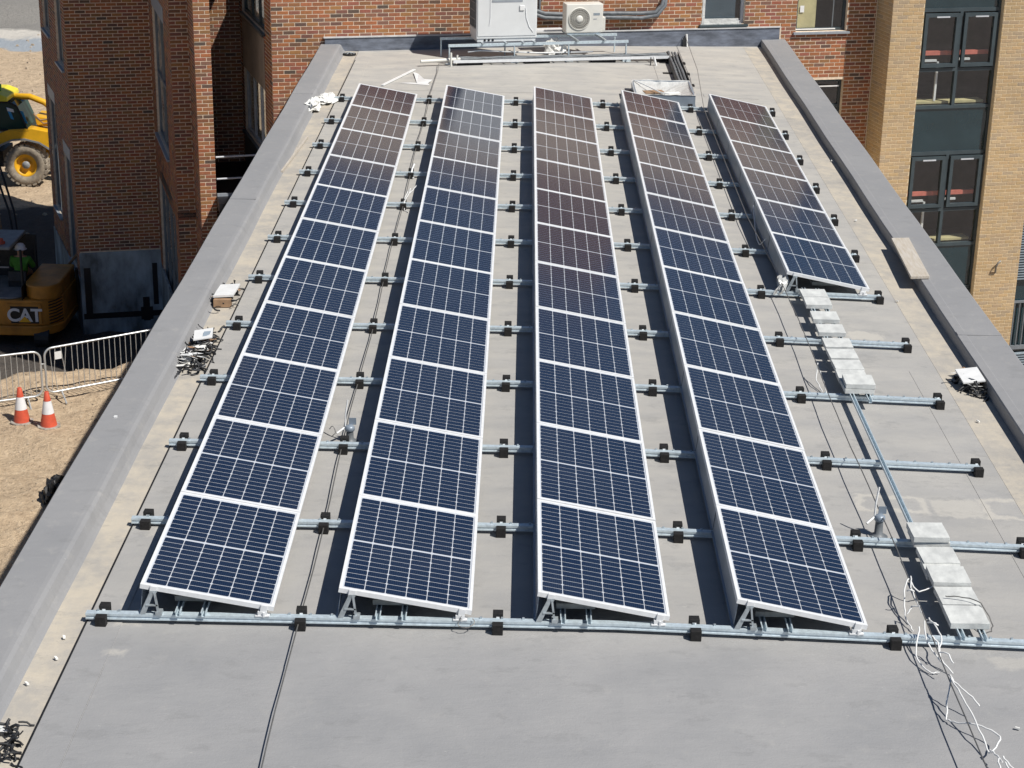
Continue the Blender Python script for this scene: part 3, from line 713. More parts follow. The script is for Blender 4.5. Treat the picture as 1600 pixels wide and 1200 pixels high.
# small differences in how each panel sits, degrees about its long and short axes
TJ = {}
for c in range(5):
    y_start = 5 if c == 4 else 0
    for i in range(y_start, 11):
        xl = XL[c]; xr = xl+math.sqrt(PW**2-(ZH-ZL)**2)
        zl_ = ZH+rz(xl); zr_ = ZL+rz(xr); th = math.asin((zl_-zr_)/PW)
        npos = i-y_start; last = 10-y_start
        pos = 'nearest the camera' if npos == 0 else ('farthest away' if npos == last else f'{ORD[npos]} from the front')
        if c == 1 and i >= 9: lk = 'reflecting the pale air conditioner'
        elif (c == 0 and i >= 8) or (c == 2 and i >= 5) or (c == 3 and i >= 7) or (c == 4 and i >= 7) or (c == 1 and i >= 7): lk = 'reflecting brown brick'
        else: lk = 'with dark navy cells'
        p = thing('solar_panel', f'solar panel {lk}, {pos} in the {rown[c]} row', 'solar panel', 'solar panels on the flat roof',
                  (xl, i*PITCH, zl_), (rad(TJ.get((c, i), random.uniform(-.12, .12))), th+rad(random.uniform(-.12, .12)), 0))
        put('frame', me_frame, p); put('backsheet', me_back, p)
        for hx in range(6):
            for hy in range(2):
                put('cell_string', me_cell, p, (.033+hx*CW, .045+hy*(HL+.022), -.0028))
        if npos == 0:
            put('end_clamp', me_clamp, p, (.105, -.002, 0)); put('end_clamp', me_clamp, p, (.965, -.002, 0))

# wind deflector sheets closing the high side of each row
for c in range(5):
    y_start = 5 if c == 4 else 0
    t_ = thing('wind_deflector', f'grey metal wind deflector closing the raised left side of the {rown[c]} panel row', 'deflector', 'wind deflectors along the panel rows')
    for i in range(y_start, 11):
        g = G(); z = rz(XL[c]); x = XL[c]
        g.prism([(x+.012, i*PITCH+.03, z+.298), (x-.012, i*PITCH+.03, z+.09), (x-.030, i*PITCH+.03, z+.088), (x-.030, i*PITCH+.03, z+.092), (x-.014, i*PITCH+.03, z+.094), (x+.008, i*PITCH+.03, z+.298)], (0, PITCH-.04, 0))
        g.obj('sheet', 'sheet_metal', t_)

# ------------------------------------------------------------------ ballast slabs and channels
def slab_mesh(th=.05, mat='slab', seed=0):
    random.seed(100+seed); g = G(); a = .153; n = 8
    top = []
    def h(u, v): return .003*NZ.noise(Vector((u*9+seed, v*9, seed)))
    vs = [(-a+2*a*i/n, -a+2*a*j/n, th+h(-a+2*a*i/n, j)) for j in range(n+1) for i in range(n+1)]
    fs = [(j*(n+1)+i, j*(n+1)+i+1, (j+1)*(n+1)+i+1, (j+1)*(n+1)+i) for j in range(n) for i in range(n)]
    g.add(vs, fs)
    g.add([(-a, -a, 0), (a, -a, 0), (a, a, 0), (-a, a, 0), (-a, -a, th), (a, -a, th), (a, a, th), (-a, a, th)], [(0, 3, 2, 1), (0, 1, 5, 4), (1, 2, 6, 5), (2, 3, 7, 6), (3, 0, 4, 7)])
    return g.mesh('slab', mat)
SM = [slab_mesh(.05, 'slab', k) for k in range(4)]; DM = slab_mesh(.045, 'shaded_slab', 9)
random.seed(11)
def slab(x, y, z, label, me=None, rz_=0., group='loose ballast slabs at the right'):
    o = put('ballast_slab', me or random.choice(SM), None, (x, y, z), .004, (0, 0, rz_)); return tag(o, label, 'slab', group)
def channel(x, y0, y1, label, z=.088, group='ballast channels on the rails'):
    g = G(); zz = rz(x)+z; w_ = .016
    g.box(x-w_, x+w_, y0, y1, zz, zz+.004); g.box(x-w_, x-w_+.003, y0, y1, zz+.004, zz+.036); g.box(x+w_-.003, x+w_, y0, y1, zz+.004, zz+.036); g.box(x-w_-.006, x-w_+.003, y0, y1, zz+.036, zz+.039); g.box(x+w_-.003, x+w_+.006, y0, y1, zz+.036, zz+.039)
    return tag(g.obj('ballast_channel', 'galvanised'), label, 'channel', group)
ZS = rz(4.53)
channel(4.455, -.045, 1.86, 'left galvanised channel under the nearer group of slabs'); channel(4.625, -.045, 1.82, 'right galvanised channel under the nearer group of slabs')
channel(4.455, 1.88, 5.36, 'long galvanised channel running bare between the two slab groups'); channel(4.625, 5.1, 8.93, 'right galvanised channel under the farther group of slabs')
channel(4.455, 5.38, 8.93, 'left galvanised channel under the farther group of slabs')
near = [(.235, 'nearest pale slab at the right, beside the front rail'), (.56, 'second pale slab from the front, in the nearer group of slabs'), (.885, 'third slab from the front, standing proud in the nearer group of slabs'),
        (1.10, 'fourth slab from the front, half hidden by its proud neighbour'), (1.31, 'fifth slab from the front, just before the stacked pair'), (1.70, 'lower slab of the stacked pair at the end of the nearer group')]
for k, (y, l) in enumerate(near):
    slab(4.535+random.uniform(-.008, .008), y, ZS+.128+(.03 if k == 2 else .0)-(.012 if k == 3 else 0), l, rz_=random.uniform(-.03, .03))
slab(4.522, 1.69, ZS+.181, 'upper slab of the stacked pair at the end of the nearer group', rz_=.02)
far = [(5.405, 'lower slab of the stacked pair at the near end of the farther group'), (5.70, 'second slab of the farther group, behind the stacked pair'), (6.015, 'third slab of the farther group'), (6.37, 'fourth slab of the farther group, over the fourth rail'),
       (6.74, 'fifth slab of the farther group, with a gap behind it'), (7.23, 'sixth slab of the farther group, standing apart between two gaps'), (7.70, 'seventh slab of the farther group, a short gap before the last two'), (8.24, 'eighth slab of the farther group, touching the last slab'), (8.56, 'last slab of the farther group, under the rightmost panel row')]
for y, l in far: slab(4.53+random.uniform(-.008, .008), y, ZS+.128, l, rz_=random.uniform(-.025, .025))
slab(4.545, 5.41, ZS+.181, 'upper slab of the stacked pair at the near end of the farther group', rz_=-.02)
for c in range(4):
    x = [-1.51, .035, 1.465, 3.02][c]; z = rz(x)
    for dx, sd in ((-.10, 'left'), (.10, 'right')):
        channel(x+dx, -.05, 1.86, f'{sd} ballast channel under the near end of the {["leftmost","second","middle","fourth"][c]} panel row')
    for y, wd in ((.29, 'nearest'), (.62, 'second')):
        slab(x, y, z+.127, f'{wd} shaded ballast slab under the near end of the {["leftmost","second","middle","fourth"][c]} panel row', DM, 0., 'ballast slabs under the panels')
x = 4.78; slab(x-.05, 9.2, rz(x)+.127, 'shaded ballast slab under the near end of the rightmost panel row', DM, 0., 'ballast slabs under the panels')
# crumpled plastic hanging at the front corner of the rightmost row
g = G(); random.seed(3)
for k in range(7):
    a = Vector((4.16+random.uniform(-.03, .05), 8.86+random.uniform(0, .1), rz(4.2)+.25)); pts = [a, a+Vector((random.uniform(-.06, .04), -.03, -.07)), a+Vector((random.uniform(-.08, .05), -.06, -.14)), a+Vector((random.uniform(-.1, .08), -.05, -.20))]
    for q0, q1 in zip(pts, pts[1:]): g.add([q0, q1, q1+Vector((.05, .02, .01)), q0+Vector((.04, .01, .02))], [(0, 1, 2, 3)])
tag(g.obj('plastic_wrap', 'film'), 'crumpled grey plastic wrap at the near left corner of the rightmost panel row', 'plastic wrap')

# ------------------------------------------------------------------ lightning conductor wires
def wire(x, h, y0, y1, label, posts=()):
    pts = []; y = y0
    while y <= y1+.01:
        pts.append((x + .012*math.sin(y*1.1), y, rz(x)+h - .012*math.sin(y*2.1)**2)); y += .45
    g = G(); g.tube(pts, .0055, 6)
    return tag(g.obj('conductor_wire', 'conductor'), label, 'wire', 'lightning conductor wires')
wire(-.675, .062, -4.5, 20.3, 'thin grey conductor wire between the first and second panel rows')
g = G(); g.tube([(-.67, 20.25, .06), (-.64, 22.3, .05), (-.66, 22.95, .05), (-.45, 23.05, .06), (-.45, 23.15, .2)], .0055, 6)
tag(g.obj('conductor_wire', 'conductor'), 'short wire bending up to the cable tray at the far left', 'wire', 'lightning conductor wires')
wire(4.18, .20, -4.5, 9.3, 'grey conductor wire raised over the right side of the roof near the slabs')
g = G(); g.tube([(4.18, 9.3, .12), (4.1, 12, .1), (4.12, 19, .1), (4.3, 22.5, .12), (4.33, 26.05, .18)], .0055, 6)
tag(g.obj('conductor_wire', 'conductor'), 'grey conductor wire running to the white post by the far wall', 'wire', 'lightning conductor wires')
def smooth(p, k=5):
    P = [Vector(q) for q in p]; out = []
    for i in range(len(P)-1):
        a, b_, c, d_ = P[max(i-1, 0)], P[i], P[i+1], P[min(i+2, len(P)-1)]
        for j in range(k):
            t = j/k; q = .5*((2*b_)+(c-a)*t+(2*a-5*b_+4*c-d_)*t*t+(3*b_-a-3*c+d_)*t**3)
            out.append(q+Vector((random.uniform(-1, 1), random.uniform(-1, 1), random.uniform(-.5, .5)))*.006)
    return out+[P[-1]]
def strands(name, label, pts_list, r=.008, mat='white_plastic', cat='tie'):
    g = G()
    for p in pts_list: g.tube(smooth(p), r, 5)
    return tag(g.obj(name, mat), label, cat)
z0 = rz(4.18)
strands('frayed_tape', 'long white frayed tape tangled around the raised wire in the foreground', [
    [(4.18, .78, z0+.20), (4.12, .62, z0+.16), (4.10, .40, z0+.06), (4.13, .22, z0+.02)], [(4.2, .8, z0+.21), (4.17, .55, z0+.2), (4.2, .3, z0+.14)],
    [(4.2, .78, z0+.2), (4.26, .72, z0+.12), (4.42, .80, z0+.15), (4.50, .9, z0+.19)],
    [(4.17, .05, z0+.2), (4.14, -.15, z0+.16), (4.2, -.3, z0+.08), (4.27, -.38, z0+.04)], [(4.21, .1, z0+.2), (4.27, -.1, z0+.15), (4.22, -.3, z0+.1), (4.3, -.45, z0+.02)],
    [(4.12, .0, z0+.18), (4.06, -.25, z0+.06), (4.12, -.42, z0+.02), (4.2, -.44, z0+.02)]], .0062)
strands('frayed_tape', 'white tape knotted in a loop on the wire near the bottom right', [
    [(4.18, -.85, z0+.21), (4.12, -1.05, z0+.1), (4.10, -1.15, z0+.03)], [(4.18, -.85, z0+.21), (4.22, -1.1, z0+.18), (4.26, -1.35, z0+.13), (4.30, -1.62, z0+.05)],
    [(4.18, -.88, z0+.21), (4.28, -1.02, z0+.17), (4.34, -1.1, z0+.12)], [(4.10, -1.13, z0+.03), (4.16, -1.22, z0+.05), (4.27, -1.32, z0+.10), (4.40, -1.48, z0+.10), (4.30, -1.66, z0+.08)],
    [(4.18, -.82, z0+.215), (4.19, -.9, z0+.2)]], .0066)
strands('frayed_tape', 'short white frayed ends of tape clinging to the wire above the front rail', [
    [(4.18, .02, z0+.20), (4.21, -.05, z0+.24), (4.25, -.06, z0+.22)], [(4.18, .3, z0+.2), (4.13, .34, z0+.17), (4.09, .31, z0+.12)], [(4.18, -.2, z0+.2), (4.22, -.26, z0+.16), (4.21, -.33, z0+.11)],
    [(4.18, .55, z0+.2), (4.15, .50, z0+.24), (4.12, .52, z0+.22)], [(4.18, -.45, z0+.2), (4.23, -.5, z0+.22), (4.26, -.58, z0+.18)]], .0062)
strands('frayed_tape', 'white tape hanging from the wire at the bottom right edge of the view', [
    [(4.3, -1.62, z0+.08), (4.33, -1.75, z0+.1), (4.33, -1.84, z0+.12)], [(4.30, -1.84, z0+.14), (4.28, -2.05, z0+.1), (4.30, -2.28, z0+.02)], [(4.34, -1.8, z0+.14), (4.40, -1.93, z0+.1)], [(4.35, -1.85, z0+.12), (4.37, -2.0, z0+.1)]], .0066)
strands('frayed_tape', 'white frayed tape on the roof beside the farther group of slabs', [
    [(4.2, 5.95, z0+.2), (4.16, 5.75, z0+.1), (4.2, 5.55, z0+.02)], [(4.19, 5.9, z0+.18), (4.22, 5.65, z0+.1), (4.24, 5.45, z0+.01)]], .006)
strands('frayed_tape', 'white frayed tape tied to the wire between the first two panel rows', [
    [(-.62, 12.6, .2), (-.66, 12.45, .1), (-.64, 12.3, .02), (-.58, 12.2, .01)], [(-.58, 12.7, .22), (-.62, 12.5, .14), (-.70, 12.35, .03)], [(-.5, 12.75, .25), (-.58, 12.6, .18)]], .0066)
strands('frayed_tape', 'white strip of tape hanging near the fourth rail from the far end', [
    [(-.62, 14.3, .18), (-.66, 14.2, .08), (-.62, 14.1, .01)]], .016)
def vent_post(x, y, label, h=.2, mat='pipe_grey'):
    z = rz(x); p = thing('vent_stub', label, 'vent pipe', 'stub posts under the conductor wires', (x, y, z))
    g = G(); g.lathe((0, 0, 0), [(.085, 0), (.06, .012), (.038, .03), (.034, h-.05)], 16); g.obj('pipe', mat, p)
    g = G(); g.lathe((0, 0, h-.05), [(.042, 0), (.048, .01), (.048, .04), (.03, .055), (0, .058)], 16); g.obj('cap', 'sheet_metal', p)
    g = G(); g.tube([(-.045, .01, h-.02), (-.04, .02, h+.12), (-.02, .04, h+.25)], .008, 6); g.tube([(-.05, 0, h-.02), (-.12, -.05, h-.06)], .012, 6); g.obj('clip_arm', 'white_plastic', p)
    g = G(); g.box(-.01, .06, .03, .035, h, h+.07); g.obj('bracket', 'sheet_metal', p)
    return p
vent_post(4.17, 2.02, 'grey vent stub with clip beside the second rail, right of the fourth row')
vent_post(-.63, 3.80, 'grey vent stub with clip beside the third rail, between the first two rows', .16)
p = thing('conductor_post', 'short white conductor post by the far wall, right of the cable tray', 'post', None, (4.34, 26.15, rz(4.3)))
g = G(); g.box(-.04, .04, -.12, -.10, 0, .19); g.obj('clip', 'machine_dark', p)
g = G(); g.tube([(.05, -.1, .0), (.03, -.1, .26)], .022, 8); g.obj('rod', 'white_plastic', p)
p = thing('conductor_post', 'short white post beside the right end of the cable tray', 'post', None, (3.55, 23.75, rz(3.5)))
g = G(); g.box(-.07, -.05, -.02, .02, 0, .16); g.obj('clip', 'machine_dark', p)
g = G(); g.tube([(.05, -.02, 0), (.0, 0, .17)], .022, 8); g.obj('rod', 'white_plastic', p)

# ------------------------------------------------------------------ plant at the far end
p = thing('air_conditioning_unit', 'large white air conditioning unit against the brick wall at the top', 'air conditioner')
def WB(g, s0, s1, o0, o1, z0, z1): g.obox(W(s0, o0, z0), U*(s1-s0), NW*(o1-o0), VZ(z1-z0)); return g
WB(G(), 1.55, 2.76, 1.0, 1.6, .46, 2.1).obj('casing', 'ac_white', p, bevel=.012)
g = G(); WB(g, 1.57, 2.74, 1.6, 1.612, .51, 2.05); g.obj('front_panel', 'ac_white', p, bevel=.006)
g = G(); g.tube([W(1.82, 1.614, 1.9), W(1.82, 1.616, .85), W(1.80, 1.616, .72)], .008, 6); g.tube([W(2.52, 1.616, 1.05), W(2.54, 1.616, .85), W(2.60, 1.616, .68), W(2.68, 1.616, .58)], .009, 6); g.obj('pressed_line', 'white_aluminium', p)
WB(G(), 2.40, 2.50, 1.613, 1.635, 1.0, 1.1).obj('service_handle', 'white_plastic', p, bevel=.01)
WB(G(), 1.85, 2.46, 1.613, 1.62, 1.17, 1.21).obj('grip_recess', 'sill', p)
g = G(); g.obox(W(1.545, 1.05, .66), -U*.006, NW*.48, VZ(1.4)); g.obj('side_coil', 'grille', p)
g = G()
for k in range(6): g.obox(W(1.538, 1.05+.095*k, .64), -U*.008, NW*.012, VZ(1.42))
for k in range(9): g.obox(W(1.536, 1.05, .66+.16*k), -U*.006, NW*.48, VZ(.012))
g.obj('side_guard', 'machine_grey', p)
g = G(); WB(g, 1.57, 2.74, 1.02, 1.58, .40, .46); g.obj('base_frame', 'ac_white', p)
for s in (1.70, 1.78, 1.86): WB(G(), s, s+.04, 1.581, 1.586, .41, .45).obj('base_slot', 'black', p)
p = thing('condenser_unit', 'small cream condenser with one round fan right of the large white unit', 'air conditioner')
WB(G(), 3.46, 4.22, .90, 1.2, .46, 1.03).obj('casing', 'ac_cream', p, bevel=.015)
WB(G(), 4.22, 4.28, .95, 1.18, .48, .76).obj('valve_cover', 'ac_cream', p, bevel=.01)
cx = W(3.73, 1.203, .74); R = .225
g = G(); g.lathe(cx, [(R, -.01), (R, .012), (R-.015, .018), (R-.02, .0)], 32, NW); g.obj('fan_ring', 'ac_cream', p)
g = G(); g.lathe(cx, [(R-.02, .001), (0, .0015)], 32, NW); g.obj('fan_recess', 'fan_grey', p)
g = G()
for k in range(32):
    a = 2*math.pi*k/32; d_ = U*math.cos(a)+VZ(math.sin(a)); a2 = a+.18; e_ = U*math.cos(a2)+VZ(math.sin(a2)); g.tube([cx+d_*.07+NW*.014, cx+e_*(R-.01)+NW*.014], .0035, 4)
for rr in (.11, .15, .19):
    g.tube([cx+(U*math.cos(k*math.pi/12)+VZ(math.sin(k*math.pi/12)))*rr+NW*.018 for k in range(25)], .003, 4)
g.obj('fan_grille', 'ac_cream', p)
g = G(); g.lathe(cx, [(.072, .01), (.07, .022), (.04, .03), (0, .032)], 20, NW); g.obj('fan_hub', 'ac_cream', p)
g = G(); frame = [(4.02, 4.15, .805, .812), (4.02, 4.15, .842, .849), (4.02, 4.026, .812, .842), (4.144, 4.15, .812, .842), (4.03, 4.14, .820, .834)]
for a_, b_, c_, d_ in frame: WB(g, a_, b_, 1.201, 1.204, c_, d_)
g.obj('maker_plate', 'mark_blue', p)
g = G(); WB(g, 4.02, 4.09, 1.201, 1.204, .725, .738); g.obj('model_mark', 'sill', p)
p = thing('support_frame', 'long galvanised support frame under the air conditioning units', 'support frame')
for of, z in ((1.66, .33), (.86, .33)):
    g = G(); WB(g, .98, 4.62, of-.025, of+.025, z, z+.05); g.obj('long_beam', 'galvanised', p)
for s in (1.64, 2.10, 2.45, 2.68, 3.54, 4.10):
    g = G(); WB(g, s, s+.04, .60, 1.76, .385, .40 if s < 3 else .42); g.obj('cross_beam', 'galvanised_dull', p)
for s in (1.0, 2.3, 3.4, 4.58):
    g = G(); g.tube([W(s, 1.66, 0), W(s, 1.66, .33)], .016, 6); g.tube([W(s, .86, 0), W(s, .86, .33)], .016, 6); WB(g, s-.08, s+.08, 1.58, 1.74, -.06, .012); lg = g.obj('leg', 'galvanised', p)
g = G(); WB(g, 3.5, 4.18, .92, .97, .422, .46); WB(g, 3.5, 4.18, 1.13, 1.18, .422, .46); g.obj('bearer', 'galvanised', p)
p = thing('cable_tray', 'low galvanised cable tray crossing the roof in front of the units', 'cable tray')
A = Vector((-.45, 23.30, .06)); B = Vector((3.80, 24.40, .03)); du = (B-A).normalized(); dn = Vector((du.y, -du.x, 0)); LL = (B-A).length
for k, (of, h) in enumerate(((0, .055), (-.30, .055))):
    g = G(); g.obox(A-dn*of+VZ(0), du*LL, dn*.012, VZ(h)); g.obj('side_rail', 'white_aluminium', p)
k = 0
while k*.25 < LL:
    gg = G(); gg.obox(A+du*(k*.25+.05)+VZ(.012), du*.03, dn*.29, VZ(.012)); gg.obj('rung', 'galvanised_dull', p); k += 1
for k in range(4):
    gg = G(); a_ = A+du*(.1+k*1.35)+dn*.1+VZ(-.06); gg.obox(a_, du*.5, dn*.15, VZ(.07)); gg.obj('foot_block', 'rubber', p)
g = G()
for k, rr in enumerate((.022, .03, .018)):
    pts = [A+du*(LL*i/14)+dn*(.06+.07*k)+VZ(.05+.012*math.sin(i*1.9+k*2)) for i in range(15)]; g.tube(pts, rr, 7)
tag(g.obj('pipe_run', 'pipe_grey'), 'grey lagged pipes lying in the tray across the roof', 'pipes')
g = G(); a_ = A+VZ(.16)+dn*.02; g.tube([a_+du*.35, a_+du*.6+VZ(.02), a_+du*1.8-VZ(.05), A+du*2.9+VZ(.11)], .016, 6)
tag(g.obj('loose_conduit', 'white_plastic'), 'thin white conduit lying loosely along the cable tray', 'conduit')
p = thing('cable_tray', 'dark cable tray running toward the camera from the corner to the plastic covered box', 'cable tray')
g = G(); g.box(3.86, 3.875, 21.35, 24.75, -.05, .05); g.obj('side_rail', 'machine_dark', p); g = G(); g.box(4.09, 4.105, 21.35, 24.75, -.06, .05); g.obj('side_rail', 'machine_dark', p)
for k in range(12): g = G(); g.box(3.876, 4.089, 21.5+.27*k, 21.53+.27*k, -.045, -.03); g.obj('rung', 'galvanised_dull', p)
for k in range(3): g = G(); g.box(3.68, 4.2, 21.8+1.1*k, 21.95+1.1*k, -.07, -.045); g.obj('foot_block', 'rubber', p)
g = G()
for k, (x, rr) in enumerate(((3.91, .03), (3.98, .02), (4.04, .028))): g.tube([(x, 21.3+.5*i, .02+.01*math.sin(i*2+k)) for i in range(8)], rr, 7)
tag(g.obj('pipe_run', 'pipe_grey'), 'grey lagged pipes in the tray running toward the camera', 'pipes')
g = G(); g.tube([W(2.93, .1, .80), W(3.3, .12, .68), W(3.65, .12, .66), W(4.6, .12, .66), W(5.35, .12, .64), W(5.66, .12, .66), W(5.80, .12, .80), W(5.86, .06, .95)], .045, 8)
g.tube([W(2.93, .12, .72), W(3.3, .14, .60), W(3.65, .14, .58), W(4.6, .14, .58), W(5.35, .14, .55), W(5.70, .14, .60), W(5.86, .14, .80), W(5.9, .06, .95)], .04, 8)
tag(g.obj('refrigerant_pipes', 'pipe_grey'), 'black lagged pipes bracketed to the brick wall, curling up at the right end', 'pipes')
g = G(); g.tube([W(3.2, .06, .6), W(3.2, .06, 1.6)], .03, 6); tag(g.obj('wall_conduit', 'pipe_grey'), 'dark conduit rising up the wall between the two units', 'conduit')
g = G(); WB(g, 2.95, 3.58, .35, .62, .40, .43); tag(g.obj('wall_shelf', 'white_aluminium'), 'pale metal ledge against the wall between the two units', 'ledge')
# crumpled white bag under the condenser
def crumple(name, label, cat, c, r, mat, seed, n=12, sq=.7):
    random.seed(seed); g = G(); m_ = 2*n
    vs = []
    for j in range(n+1):
        ph = math.pi*j/n
        for i in range(m_):
            a = 2*math.pi*i/m_; d_ = Vector((math.cos(a)*math.sin(ph), math.sin(a)*math.sin(ph), math.cos(ph)))
            k = 1+.55*NZ.noise(d_*2.1+Vector((seed, 0, 0)))+.35*NZ.noise(d_*5+Vector((seed, 3, 0)))
            q = Vector((d_.x*r[0], d_.y*r[1], d_.z*r[2]))*k; q.z = max(q.z, -r[2]*sq)
            vs.append(Vector(c)+Vector((0, 0, r[2]*sq+.006))+q)
    fs = [(j*m_+i, j*m_+(i+1) % m_, (j+1)*m_+(i+1) % m_, (j+1)*m_+i) for j in range(n) for i in range(m_)]
    g.add(vs, fs); o = g.obj(name, mat)
    return tag(o, label, cat) if label else o
crumple('plastic_bag', 'crumpled white plastic bag under the small condenser', 'bag', W(3.30, .95, 0), (.19, .13, .17), 'white_rag', 4)
crumple('white_rag', 'larger crumpled white rag in the gutter at the far left', 'rag', (-2.62, 18.75, .02), (.12, .33, .10), 'white_rag', 6)
crumple('white_rag', 'flatter white rag in the left gutter, behind the larger rag', 'rag', (-2.45, 19.55, .0), (.16, .38, .05), 'white_rag', 8)
# scraps on the far roof
def bar(p0, p1, w_, h, name, mat, label, cat):
    p0 = Vector(p0); p1 = Vector(p1); d_ = (p1-p0); n_ = Vector((d_.y, -d_.x, 0)).normalized()*w_; g = G(); g.obox(p0, d_, n_, VZ(h)); return tag(g.obj(name, mat), label, cat)
bar((-1.62, 20.95, .01), (-1.12, 22.5, .012), .05, .02, 'plastic_strip', 'white_plastic', 'straight white strip lying beyond the leftmost panel row', 'strip')
g = G(); g.add([(-1.1, 22.2, .03), (-1.0, 22.1, .02), (-.86, 21.5, .04), (-.70, 21.4, .05), (-.78, 21.2, .012), (-.98, 21.25, .012)], [(0, 5, 4, 3, 2, 1)]); g.add([(-1.3, 21.25, .006), (-.75, 21.1, .006), (-.75, 21.2, .012), (-1.1, 21.3, .01)], [(0, 1, 2, 3)])
tag(g.obj('plastic_offcut', 'white_plastic'), 'bent white plastic offcut beyond the leftmost panel row', 'offcut')
g = G(); g.tube([(-1.0, 22.9, .10), (-.25, 23.15, .11)], .035, 8); g.tube([(-.42, 23.0, 0), (-.42, 23.0, .26)], .022, 6); g.tube([(-.32, 23.1, .03), (-.30, 23.12, .2)], .02, 6)
tag(g.obj('pipe_bracket', 'ac_cream'), 'cream pipe stub on a bracket at the left end of the cable tray', 'pipe')
bar((-2.62, 14.3, .012), (-2.49, 16.6, .02), .03, .03, 'gutter_stick', 'timber', 'pale stick lying against the left parapet below the rag', 'stick')
# plastic covered box
p = thing('sheeted_box', 'low box covered with sagging translucent plastic behind the fourth panel row', 'box')
g = G(); x0, x1, y0, y1, zb, zt = 2.98, 4.05, 19.93, 21.28, -.08, .14
g.box(x0, x1, y0, y0+.03, zb, zt); g.box(x0, x1, y1-.03, y1, zb, zt); g.box(x0, x0+.03, y0+.03, y1-.03, zb, zt); g.box(x1-.03, x1, y0+.03, y1-.03, zb, zt); g.obj('kerb', 'sheet_metal', p)
g = G(); n = 14
vs = [(x0-.01+(x1-x0+.02)*i/n, y0-.01+(y1-y0+.02)*j/n, zt+.006-.13*(math.sin(math.pi*i/n)*math.sin(math.pi*j/n))**.6+.02*NZ.noise(Vector((i*.6, j*.6, 0)))*math.sin(math.pi*i/n)) for j in range(n+1) for i in range(n+1)]
g.add(vs, [(j*(n+1)+i, j*(n+1)+i+1, (j+1)*(n+1)+i+1, (j+1)*(n+1)+i) for j in range(n) for i in range(n)]); g.obj('plastic_sheet', 'film', p)
g = G(); g.obox((3.5, 20.35, .05), (.33, .12, .0), (-.03, .13, 0), (0, 0, .03)); g.obj('card_scrap', 'white_rag', p)
g = G(); g.obox((3.2, 20.5, .045), (.35, .1, .0), (-.05, .2, 0), (0, 0, .02)); g.obj('timber_scrap', 'cardboard', p)
g = G(); g.tube([(3.02, 21.2, .15), (3.2, 20.9, .13), (3.45, 20.4, .10), (3.62, 20.3, .09)], .012, 6); g.obj('conduit', 'white_plastic', p)
WB_ = G().box(2.78, 2.97, 20.3, 20.8, -.03, .05); tag(WB_.obj('membrane_roll', 'machine_dark'), 'small dark block beside the plastic covered box', 'block')

# timber board on the right parapet
g = G(); z = R0+.155; g.obox((5.865, 9.42, z), (.24, .03, 0), (.075, 1.75, 0), (0, 0, .036)); tag(g.obj('timber_board', 'timber', bevel=.003), 'weathered timber board overhanging the inner edge of the right parapet', 'board')

# rubbish heaps in the gutters
def heap(cx, cy, w_, l_, label, seed, n_b=14, n_w=6, z=0., root_loc=None):
    random.seed(seed); p = thing('rubbish_heap', label, 'rubbish', None, (cx, cy, z))
    g = G()
    for k in range(n_b*5):
        a = Vector((random.gauss(0, w_*.5), random.gauss(0, l_*.5), random.uniform(0, .06))); pts = [a]; d_ = Vector((random.uniform(-1, 1), random.uniform(-1, 1), random.uniform(-.1, .7))).normalized()
        for q in range(4):
            d_ = (d_+Vector((random.uniform(-.7, .7), random.uniform(-.7, .7), random.uniform(-.6, .35)))).normalized(); q_ = pts[-1]+d_*.030; q_.z = max(q_.z, .008); pts.append(q_)
        g.tube(pts, random.uniform(.005, .013), 5)
    o = g.obj('cable_scrap', 'machine_dark', p); o['kind'] = 'stuff'
    for k in range(n_w):
        g = G(); c_ = Vector((random.uniform(-w_, w_)*.7, random.uniform(-l_, l_)*.7, random.uniform(.03, .10)))
        for q in range(2):
            a = Vector((random.uniform(-1, 1), random.uniform(-1, 1), random.uniform(-.3, .3))).normalized(); b_ = a.cross(Vector((random.uniform(-.3, .3), .2, 1))).normalized(); s1, s2 = random.uniform(.03, .09), random.uniform(.02, .06)
            g.add([c_-a*s1-b_*s2, c_+a*s1-b_*s2*.6, c_+a*s1*.7+b_*s2, c_-a*s1*.8+b_*s2*1.1], [(0, 1, 2, 3)]); c_ = c_+Vector((random.uniform(-.05, .05), random.uniform(-.08, .08), random.uniform(-.01, .03)))
        g.obj('plastic_scrap', random.choice(['white_plastic', 'white_plastic', 'white_rag', 'machine_grey', 'cardboard']), p)
    return p
h1 = heap(-2.49, 8.15, .13, .38, 'heap of black scrap under a flat white sheet in the left gutter', 21, 16, 5)
g = G(); g.obox((-.11, -.28, .11), (.23, .02, .01), (.02, .44, 0), (0, 0, .025)); g.obj('white_sheet', 'white_plastic', h1)
g = G(); g.obox((-.10, -.34, .01), (.2, .02, 0), (0, .08, 0), (0, 0, .09)); g.obj('card_box', 'cardboard', h1)
h2 = heap(-2.50, 6.15, .15, .62, 'long tangled heap of plastic and cables in the left gutter', 33, 34, 30)
g = G(); g.obox((-.06, .12, .13), (.20, .05, .02), (-.03, .26, .02), (0, 0, .012)); g.obj('white_card', 'white_plastic', h2)
g = G(); g.obox((.03, .2, .15), (.07, .02, .0), (0, .1, .02), (0, 0, .01)); g.obj('blue_label', 'mark_blue', h2)
h3 = heap(5.86, 6.0, .17, .36, 'heap of white and black scraps in the right gutter', 45, 20, 11, rz(5.9))
g = G(); g.obox((-.12, -.2, .10), (.24, .03, .02), (-.02, .34, .03), (0, 0, .015)); g.obj('white_sheet', 'white_plastic', h3)
heap(-2.47, -1.85, .12, .25, 'dark scraps at the bottom left corner of the roof', 51, 7, 2)
